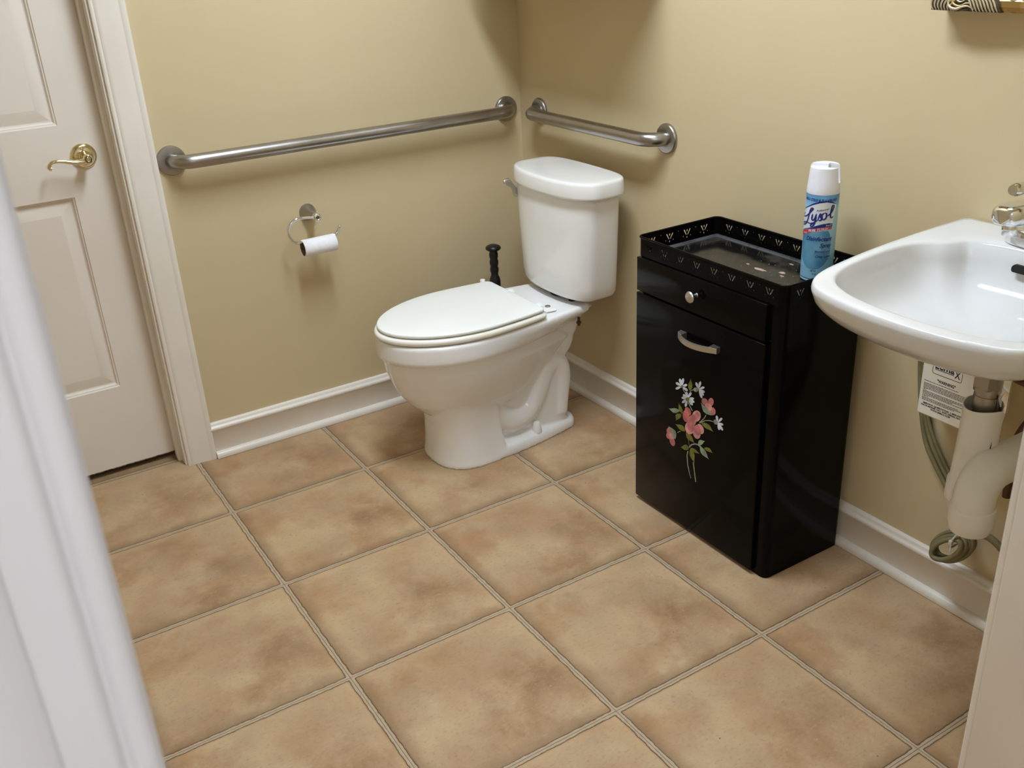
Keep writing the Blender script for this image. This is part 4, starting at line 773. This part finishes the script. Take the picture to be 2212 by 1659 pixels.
# ------------------------------------------------------------------ wall-hung basin
SY = -1.865
def S(v, u, z): return Vector((-v, SY+u, z))       # v out of the wall, u sideways (+u = towards the toilet)
def sink():
    t = thing('sink', 'white wall-hung sink with wide curved front rim beside the black cabinet', 'sink', (0, SY, .80))
    N_ = 200; c = (.30, 0)
    def smooth_outline(half):
        """half outline from the back centre to the front centre -> closed smooth polygon"""
        full = [(v, u) for v, u in half]+[(v, -u) for v, u in reversed(half[1:-1])]
        return catmull([Vector((v, u, 0)) for v, u in full], 8, True)
    def polar(poly):
        out = []
        for i in range(N_):
            a = 2*PI*i/N_; d = Vector((math.cos(a), math.sin(a), 0)); best = 0
            for p, q in zip(poly, poly[1:]+poly[:1]):
                px_, py_ = p.x-c[0], p.y-c[1]; ex, ey = q.x-p.x, q.y-p.y
                den = d.x*ey-d.y*ex
                if abs(den) < 1e-12: continue
                s_ = (px_*ey-py_*ex)/den; k = (px_*d.y-py_*d.x)/den
                if s_ > 0 and -1e-9 <= k <= 1+1e-9: best = max(best, s_)
            out.append(best)
        return out
    outer = polar(smooth_outline([(.003, 0), (.003, .08), (.003, .15), (.003, .218), (.006, .2345), (.03, .2365), (.10, .2365), (.20, .2360), (.30, .2320), (.38, .2255), (.43, .2190), (.466, .2060), (.492, .1830), (.508, .1500), (.519, .1050), (.526, .055), (.528, 0)]))
    inner = polar(smooth_outline([(.106, 0), (.108, .060), (.116, .110), (.130, .1420), (.152, .1530), (.172, .1640), (.186, .1800), (.205, .1960), (.240, .2060), (.300, .2080), (.370, .2030), (.412, .1930), (.442, .1750), (.464, .1440), (.480, .1000), (.488, .050), (.490, 0)]))
    def ztop(v): return .877-.014*min(1, max(0, (v-.08)/.40))**1.3
    A = [2*PI*i/N_ for i in range(N_)]
    def ring(rad, zf, k=1.0, vmin=.0):
        r = []
        for i, a in enumerate(A):
            q = rad[i] if isinstance(rad, list) else rad
            v = c[0]+q*k*math.cos(a); u = q*k*math.sin(a)
            r.append((max(vmin, v), u))
        return [S(v, u, zf(v, u)) for v, u in r]
    lerp = lambda k: [inner[i]+(outer[i]-inner[i])*k for i in range(N_)]
    rs = []
    # underside from the trap hole outwards, over the rim, down into the bowl
    rs.append(ring(.032, lambda v, u: .748)); rs.append(ring(.050, lambda v, u: .748))
    for k, z in ((.24, .7515), (.36, .755), (.48, .760), (.60, .768), (.70, .777), (.79, .788), (.86, .798), (.91, .808), (.95, .818), (.975, .827), (.990, .838)):
        rs.append(ring(outer, lambda v, u, z=z: z+(.004 if v > .3 else 0), k, .002))
    for k, dz in ((1.0, -.0135), (1.0, -.0100), (.998, -.0065), (.994, -.0032), (.988, -.0010)): rs.append(ring(outer, lambda v, u, dz=dz: ztop(v)+dz, k, .003))
    for k, dz in ((.86, 0), (.55, .0), (.30, -.0003), (.16, -.0010), (.07, -.0030), (.02, -.0060)): rs.append(ring(lerp(k), lambda v, u, dz=dz: ztop(v)+dz, 1, .004))
    for k, z in ((.985, .028), (.965, .044), (.93, .062), (.87, .080), (.78, .096), (.66, .107), (.52, .1145), (.38, .1195), (.24, .1235)):
        rs.append(ring(inner, lambda v, u, z=z, k=k: .868-z*.85, k))
    rs.append(ring(.034, lambda v, u: .7605)); rs.append(ring(.026, lambda v, u: .7585)); rs.append(ring(.024, lambda v, u: .755)); rs.append(ring(.023, lambda v, u: .7495))
    b = BM(); rings(b, rs, 0, True, False); o = finish(b, 'basin', sinkm, t, angle=70)
    # overflow slot (dark solid paints in the shade of its hole) and drain
    b = BM(); pts = []
    for i in range(24):
        a = 2*PI*i/24; pts.append(((.030 if math.cos(a) > 0 else -.030)+.0052*math.cos(a), .0052*math.sin(a)))
    def ov(p, d): 
        v = .1215+d-.30*p[1]; return S(v, p[0]+.022, .843+p[1])
    rings(b, [[ov((p[0]*1.03, p[1]*1.25), -.004) for p in pts], [ov((p[0]*1.03, p[1]*1.25), .0022) for p in pts]], 1); finish(b, 'overflow_slot', [porc, dark], o)
    b = BM(); lathe(b, [(.0205, -.002), (.0235, .0008), (.0225, .0022), (.0200, .0018), (.0190, -.001), (.0145, -.001), (.0145, .0045), (.0120, .0062), (0, .0066)], S(.30, 0, .7600), (0, 0, 1), 36); finish(b, 'drain_plug', chrome, o, angle=35)
sink()
# ------------------------------------------------------------------ faucet on the sink deck
def faucet():
    F = -1.840; z = .8765; v0 = .075
    t = thing('faucet', 'chrome single-lever faucet at the back of the white sink', 'faucet', (-v0, F, z))
    b = BM()
    def oval(v, hw, hv, zz, p=3.2, n=48): 
        r = []
        for i in range(n):
            a = 2*PI*i/n; cc, ss = math.cos(a), math.sin(a); k = (abs(cc)**p+abs(ss)**p)**(-1/p); r.append(Vector((-(v+hv*k*cc), F+hw*k*ss, zz)))
        return r
    rings(b, [oval(v0, .0770, .0290, z), oval(v0, .0780, .0300, z+.003), oval(v0, .0770, .0295, z+.020), oval(v0, .0740, .0270, z+.0265), oval(v0, .0700, .0240, z+.0285)])
    finish(b, 'base', chrome, t, angle=45)
    # spout: broad flat-sided body reaching over the bowl
    b = BM(); rs = []
    for v, zz, hw, hh in ((.045, .062, .030, .026), (.075, .066, .033, .029), (.110, .070, .031, .026), (.150, .078, .0285, .0220), (.190, .084, .0270, .0190), (.215, .086, .0255, .0170), (.228, .086, .0215, .0150), (.234, .086, .015, .0115)):
        r = []
        for i in range(28):
            a = 2*PI*i/28; cc, ss = math.cos(a), math.sin(a); p = 3.6; k = (abs(cc)**p+abs(ss)**p)**(-1/p); r.append(Vector((-v, F+hw*k*cc, z+zz+hh*k*ss)))
        rs.append(r)
    rings(b, rs); lathe(b, [(.030, .020), (.029, .070)], (-v0, F, z), (0, 0, 1), 36); finish(b, 'spout', chrome, t, angle=45)
    b = BM(); lathe(b, [(.0118, 0), (.0125, -.002), (.0125, -.017), (.0115, -.019), (.0100, -.019), (.0100, -.015), (0, -.015)], (-.205, F, z+.0695), (0, 0, 1), 32); finish(b, 'aerator', chrome, t, angle=35)
    # handle: dome and lever
    b = BM(); lathe(b, [(.0270, .090), (.0275, .096), (.0265, .106), (.0220, .116), (.0130, .123), (0, .125)], (-v0, F, z), (0, 0, 1), 36)
    tube(b, catmull([(-v0-.002, F, z+.108), (-v0-.045, F, z+.119), (-v0-.095, F, z+.126), (-v0-.140, F, z+.128)], 5), [.011, .0105, .010, .0095, .009, .0088, .0088, .0088, .0088, .009, .0095, .0100, .0108, .0114, .0112, .0085], 18)
    finish(b, 'handle', chrome, t, angle=60)
faucet()
# ------------------------------------------------------------------ drain pipework with white covers
def drain():
    t = thing('drain_pipe', 'chrome tailpiece and white covered P-trap under the sink', 'drain pipe', (-.29, -1.885, .44))
    a = Vector((-.282, -1.897, 0))
    b = BM(); lathe(b, [(.0235, .7475), (.0235, .684), (.0205, .683), (.0205, .676), (.0215, .6755), (.0215, .650), (.0195, .649), (.0190, .610), (.0170, .60)], a, (0, 0, 1), 8*5); lathe(b, [(.0255, .7475), (.0270, .7455), (.0270, .692), (.0250, .690)], a, (0, 0, 1), 6); finish(b, 'tailpiece', steel, t, angle=30)
    b = BM(); box(b, a.x-.004, a.x+.002, a.y-.040, a.y-.022, .655, .716, bev=.001); tube(b, [(a.x-.001, a.y-.034, .695), (a.x-.006, a.y-.026, .680), (a.x-.004, a.y-.029, .664)], .0012, 8); finish(b, 'lift_strap', chrome, t, angle=40)
    # tall split cover round the tailpiece
    top, low = Vector((a.x-.002, a.y, .655)), Vector((a.x-.004, a.y+.004, .470))
    axd = (top-low).normalized(); L = (top-low).length
    x, y, d = frame_of(axd)
    def cring(h, r, dz=None): return [low+d*(h+(dz(q) if dz else 0))+(x*math.cos(q)+y*math.sin(q))*r for q in [2*PI*i/48 for i in range(48)]]
    b = BM()
    dip = lambda q: .003*math.cos(q*2+.8)
    rings(b, [cring(0, .0370), cring(.036, .0370), cring(.040, .0340), cring(.10, .0330), cring(L-.03, .0325), cring(L, .0345, dip), cring(L, .0325, dip), cring(L-.03, .0303), cring(.08, .0303)], 0, False, False)
    cv = finish(b, 'pipe_cover', pvc, t, angle=40)
    b = BM()     # dark wedge painting in the open seam's shade, with snap tabs, on the side towards the room's front
    sd = Vector((-.35, -1, 0)).normalized(); tn = Vector((0, 0, 1)).cross(sd).normalized()
    for h0, h1, w_ in ((.06, .13, .005),):
        m_ = low+d*((h0+h1)/2)+sd*.0325
        prism(b, [low+d*h0+sd*.0334-tn*w_, low+d*h0+sd*.0334+tn*w_, low+d*h1+sd*.0334], sd*.0006, 1)
    for h in (.075, .105):
        for s in (-1,):
            p = low+d*h+sd*.0318-tn*.009; prism(b, [p+tn*.004, p-tn*.004, p-tn*.004+d*.006, p+tn*.004+d*.006], sd*.003, 0)
    finish(b, 'seam', [pvc, dark], cv, smooth=False)
    # riser collar, elbow and arm running to the wall
    e = Vector((-.336, -1.938, .107)); R = .0400; ez = .107
    b = BM(); lathe(b, [(.018, .334), (.027, .335), (.033, .339), (.0355, .346), (.0357, .352), (.0378, .3525), (.0384, .356), (.0384, .384), (.0373, .387), (.0352, .3885)], e, (0, 0, 1), 44); finish(b, 'trap_cover', pvc, t, angle=30)
    pts = [(e.x, e.y, .380+ez), (e.x, e.y, .402+ez)]
    for i in range(1, 9):
        q = PI/2*i/8; pts.append((e.x+.045*(1-math.cos(q)), e.y, .402+ez+.045*math.sin(q)))
    pts += [(e.x+.12, e.y-.002, .447+ez), (e.x+.22, e.y-.004, .449+ez), (-.004, e.y-.006, .451+ez)]
    b = BM(); tube(b, pts, .0350, 36); finish(b, 'elbow_cover', pvc, t, angle=60)
    # bend between riser and tailpiece, cradle of the cover below it
    b = BM(); mid = [(e.x, e.y, .475), (e.x+.004, e.y+.003, .460), (e.x+.028, e.y+.018, .452), (low.x-.004, low.y-.002, .462), (low.x, low.y, .480), (low.x, low.y, .50)]
    tube(b, catmull(mid, 5), .0305, 28); finish(b, 'trap_bend', pvc, t, angle=60)
    b = BM(); lathe(b, [(.040, 0), (.040, .004), (.030, .010)], (-.0005, e.y-.006, .451+ez), (-1, 0, 0), 36); finish(b, 'wall_escutcheon', chrome, t)
drain()
# ------------------------------------------------------------------ instant water heater
def heater():
    X0, Y0, Y1, Z0, Z1 = -.078, -1.770, -1.629, .4705, .672
    t = thing('water_heater', 'small white wall-mounted water heater with a black WARNING label under the sink', 'water heater', (0, (Y0+Y1)/2, Z0))
    b = BM(); box(b, X0, -.0005, Y0, Y1, Z0, Z1, bev=.003)
    xx = X0-.0002
    def put(me, y, z, mi, sc_=1, slope=0): add_mesh(b, me, lambda p: Vector((xx, y-p.x*sc_, z+p.y+slope*p.x)), mi)
    def bar_(y, z, l, h, mi=1): b.faces.new([b.verts.new((xx, yy, zz)) for yy, zz in ((y, z), (y-l, z), (y-l, z+h), (y, z+h))]).material_index = mi
    def fit(s, y0, y1, z, size, bold, mi=1):
        me = text_mesh(s, size, 0, bold); w_ = max(v.co.x for v in me.vertices); put(me, y0, z, mi, (y0-y1)/w_)
    # logo in its rounded frame
    fy0, fy1, fz0, fz1, r = -1.6520, -1.7195, .5690, .6030, .004
    def rr(i):
        P = []
        for cx_, cz_, a0 in ((fy0-r, fz1-r, 0), (fy1+r, fz1-r, PI/2), (fy1+r, fz0+r, PI), (fy0-r, fz0+r, 1.5*PI)):
            for k in range(5):
                a = a0+PI/2*k/4; P.append((cx_+(r-i)*math.cos(a), cz_+(r-i)*math.sin(a)))
        return P
    add_mesh(b, flat_curve([rr(0), rr(.0011)], 0), lambda p: Vector((xx, p.x, p.y)), 1)
    fit('Eema', -1.6565, -1.7010, .5820, .0225, .0006, 2); fit('X', -1.7030, -1.7150, .5755, .0215, .0004, 2); bar_(-1.6575, .5790, .0435, .0013, 2)
    fit('"WARNING"', -1.6660, -1.7080, .5530, .0090, .0003)
    random.seed(11)
    def para(z, y1):
        y = -1.6370
        while y > y1:
            l = random.uniform(.002, .0065); bar_(y, z, min(l, y-y1+.001), .00125); y -= l+random.uniform(.0006, .0011)
    for k, (z, y1) in enumerate(((.5478, -1.7150), (.5420, -1.7300), (.5392, -1.7310), (.5364, -1.7300), (.5336, -1.7330), (.5308, -1.7350), (.5280, -1.6440), (.5246, -1.7300), (.5218, -1.7350), (.5190, -1.7060), (.5162, -1.7320), (.5134, -1.6500), (.5100, -1.7200), (.5072, -1.7260), (.5044, -1.7120))): para(z, y1)
    fit('SERVICE QUESTIONS: 1-800-543-6163', -1.6410, -1.7460, .4965, .0050, .0002)
    fit('HAVE MODEL NO. AND SERIAL NO. READY', -1.6370, -1.7500, .4915, .0050, .0002)
    fit('WWW.EEMAX.COM', -1.6600, -1.7060, .4865, .0050, .0002)
    finish(b, 'housing', [heatw, ink, inkblue], t, smooth=False, recalc=False)
heater()
# ------------------------------------------------------------------ green power cable with its tied coil
def cable():
    b = BM()
    base = [(-.016, -1.590, .70), (-.014, -1.578, .60), (-.013, -1.579, .54), (-.013, -1.597, .44), (-.014, -1.620, .370), (-.016, -1.655, .325), (-.020, -1.690, .288), (-.028, -1.712, .250), (-.036, -1.728, .222)]
    for o, n_ in ((0, 1), (.0112, 0), (.0200, 0)):
        pts = [(x-.001*(o > .013), y-o*(.75 if i < 4 else 1.0), z+(.0 if i < 4 else o*.75)) for i, (x, y, z) in enumerate(base)]
        tube(b, catmull(pts, 6), .0056 if o < .015 else .0040, 12)
    # coil
    c = Vector((-.052, -1.741, .1830))
    for k, (da, rx, rz, dx) in enumerate(((0, .052, .030, 0), (.10, .045, .0235, -.011), (-.08, .049, .027, .010), (.14, .040, .0185, -.020))):
        L = []
        for i in range(28):
            a = 2*PI*i/28; u = rx*math.cos(a); v = rz*math.sin(a); tl = .80+da*.3
            L.append(c+Vector((dx-.10*u, -(-u*math.cos(tl)-v*math.sin(tl)), (u*math.sin(tl)-v*math.cos(tl))*-1)))
        L = [Vector((p.x, p.y, p.z)) for p in L]
        tube(b, catmull(L, 2, True)+[L[0], L[0].lerp(L[1], .5)], .0054, 12)
    # tail leaving to the right
    tube(b, catmull([(-.050, -1.752, .200), (-.046, -1.766, .222), (-.040, -1.790, .236), (-.032, -1.815, .232), (-.026, -1.845, .210), (-.024, -1.870, .185), (-.022, -1.90, .165), (-.020, -1.98, .14), (-.014, -2.06, .13)], 6), .0078, 12)
    o = finish(b, 'power_cable', cablem, None, angle=60); tag(origin(o, (-.02, -1.70, .13)), 'green power cable with a tied coil hanging below the water heater', 'cable')
    b = BM(); L = []
    cc = c+Vector((-.004, -.012, .028))
    for i in range(15):
        a = 2*PI*i/14; L.append(cc+Vector((.022*math.cos(a), .010*math.sin(a)*-.7, .024*math.sin(a))))
    tube(b, L, .0022, 8); box(b, cc.x-.026, cc.x-.018, cc.y-.004, cc.y+.004, cc.z-.006, cc.z+.004, bev=.001); tube(b, [cc+Vector((-.024, -.002, -.004)), cc+Vector((-.030, -.006, -.018))], .0016, 8)
    tag(origin(finish(b, 'cable_tie', tie, None), cc), 'white plastic tie cinching the green cable coil', 'cable tie')
cable()
b = BM(); tube(b, catmull([(-.012, -1.815, .330), (-.016, -1.815, .40), (-.022, -1.818, .455), (-.035, -1.838, .51), (-.050, -1.872, .56), (-.060, -1.91, .62), (-.065, -1.94, .70)], 6), .0085, 16)
tag(origin(finish(b, 'supply_hose', brown, None, angle=60), (-.04, -1.90, .33)), 'dark brown supply hose curving down behind the white drain covers', 'hose')
b = BM(); tube(b, catmull([(-.110, -1.80, .665), (-.125, -1.83, .650), (-.130, -1.87, .642), (-.130, -1.93, .645), (-.125, -1.98, .66), (-.12, -2.0, .70)], 5), .0062, 14)
tag(origin(finish(b, 'copper_tube', mat('copper_brown', srgb(98, 58, 36), .35, .6), None, angle=60), (-.08, -1.9, .64)), 'short copper-brown tube running sideways just under the sink', 'pipe')
# ------------------------------------------------------------------ gilt mirror over the sink
def mirror():
    Y1, Y0, Z0, Z1, D = -1.520, -2.205, 1.2555, 2.10, .050
    t = thing('wall_mirror', 'ornate antique gold framed mirror hanging above the sink', 'mirror', (0, (Y0+Y1)/2, Z0))
    w_ = .085
    b = BM()
    prof = [(0, 0), (0, -.036), (.004, -.044), (.010, -.047), (.020, -.046), (.030, -.041), (.050, -.034), (.062, -.036), (.070, -.040), (.078, -.036), (.085, -.020)]
    rs = [[Vector((x, Y1-i, Z0+i)), Vector((x, Y0+i, Z0+i)), Vector((x, Y0+i, Z1-i)), Vector((x, Y1-i, Z1-i))] for i, x in prof]
    rings(b, rs, 0, True, False); fr = finish(b, 'frame', gold, t, smooth=False)
    b = BM(); box(b, -.022, -.018, Y0+w_-.004, Y1-w_+.004, Z0+w_-.004, Z1-w_+.004); finish(b, 'glass', mirg, t, smooth=False)
    # carved acanthus corners
    def corner(sy, sz):
        b = BM(); cy = Y1 if sy < 0 else Y0; cz = Z0 if sz > 0 else Z1
        def P(a, c, h): return Vector((-.040-h, cy+sy*a, cz+sz*c))
        # dark worn ground
        g = [(0.0005, .0005), (.142, .0005), (.136, .020), (.118, .040), (.105, .075), (.082, .105), (.040, .118), (.020, .136), (.0005, .142)]
        rings(b, [[P(a, c, -.012) for a, c in g], [P(a, c, .0060) for a, c in g], [P(.05+(a-.05)*.96, .05+(c-.05)*.96, .0090) for a, c in g]], 1)
        random.seed(3)
        def rib(pts, r, mi=2):
            q = catmull([P(a, c, h) for a, c, h in pts], 5); n = len(q)
            tube(b, q, [r*(.45+.55*math.sin(PI*min(1, (i+1)/(n*.9)))) for i in range(n)], 8, mi)
        # flutes along the lower edge: left fan, S-scroll, right fan
        for k in range(7):
            a0 = .006+.0062*k; rib([(a0, .0015, .0075), (a0-.002+.0005*k, .010, .012), (a0-.001+.0016*k, .020, .0125), (a0+.006+.003*k, .034, .011), (a0+.018+.003*k, .050, .009)], .0017)
            rib([(a0+.003, .001, .007), (a0+.002+.0005*k, .010, .010), (a0+.003+.0016*k, .020, .0105), (a0+.010+.003*k, .034, .010)], .0021, 1)
        rib([(.044, .030, .012), (.040, .016, .014), (.046, .0075, .015), (.058, .0050, .015), (.070, .0090, .014), (.080, .0100, .013), (.090, .0050, .010)], .0026)
        rib([(.050, .034, .012), (.047, .020, .0135), (.053, .0125, .014), (.064, .0100, .014), (.076, .0150, .013), (.086, .0140, .011)], .0020, 0)
        rib([(.056, .030, .012), (.056, .021, .013), (.064, .017, .013), (.074, .0215, .012)], .0016)
        rib([(.052, .0015, .010), (.066, .0030, .012), (.080, .0060, .011)], .0022, 1)
        for k in range(8):
            a0 = .086+.0068*k
            rib([(a0+.002, .0015, .007), (a0+.001, .009, .0125), (a0-.004, .019, .013), (a0-.014, .029, .011), (a0-.024, .036, .010)], .0019)
            rib([(a0+.0055, .001, .006), (a0+.0045, .009, .010), (a0-.001, .019, .0105), (a0-.010, .029, .010)], .0021, 1)
        # vertical arm of the corner, mirrored
        for k in range(9):
            c0 = .050+.0095*k; rib([(.0015, c0, .007), (.009, c0-.001, .012), (.020, c0-.005, .0125), (.030, c0-.014, .011), (.040, c0-.026, .009)], .0022)
        finish(b, 'corner_ornament', [gold, patina, pale], fr, angle=60)
    for sy in (-1, 1):
        for sz in (1, -1): corner(sy, sz)
    # beaded inner moulding
    first = None
    for k in range(16):
        y = Y1-.160-k*.0235
        if y > Y0+.15:
            for zz in (Z0+.024, Z1-.024):
                if first is None:
                    b = BM(); bmesh.ops.create_uvsphere(b, u_segments=12, v_segments=9, radius=.0052, matrix=Matrix.Diagonal((1, 1.5, 1, 1)))
                    first = finish(b, 'bead', pale); o = first
                else: o = first.copy(); COL.objects.link(o)
                o.parent = fr; o.location = Vector((-.043, y, zz))-t.location
mirror()
bpy.context.view_layer.update()
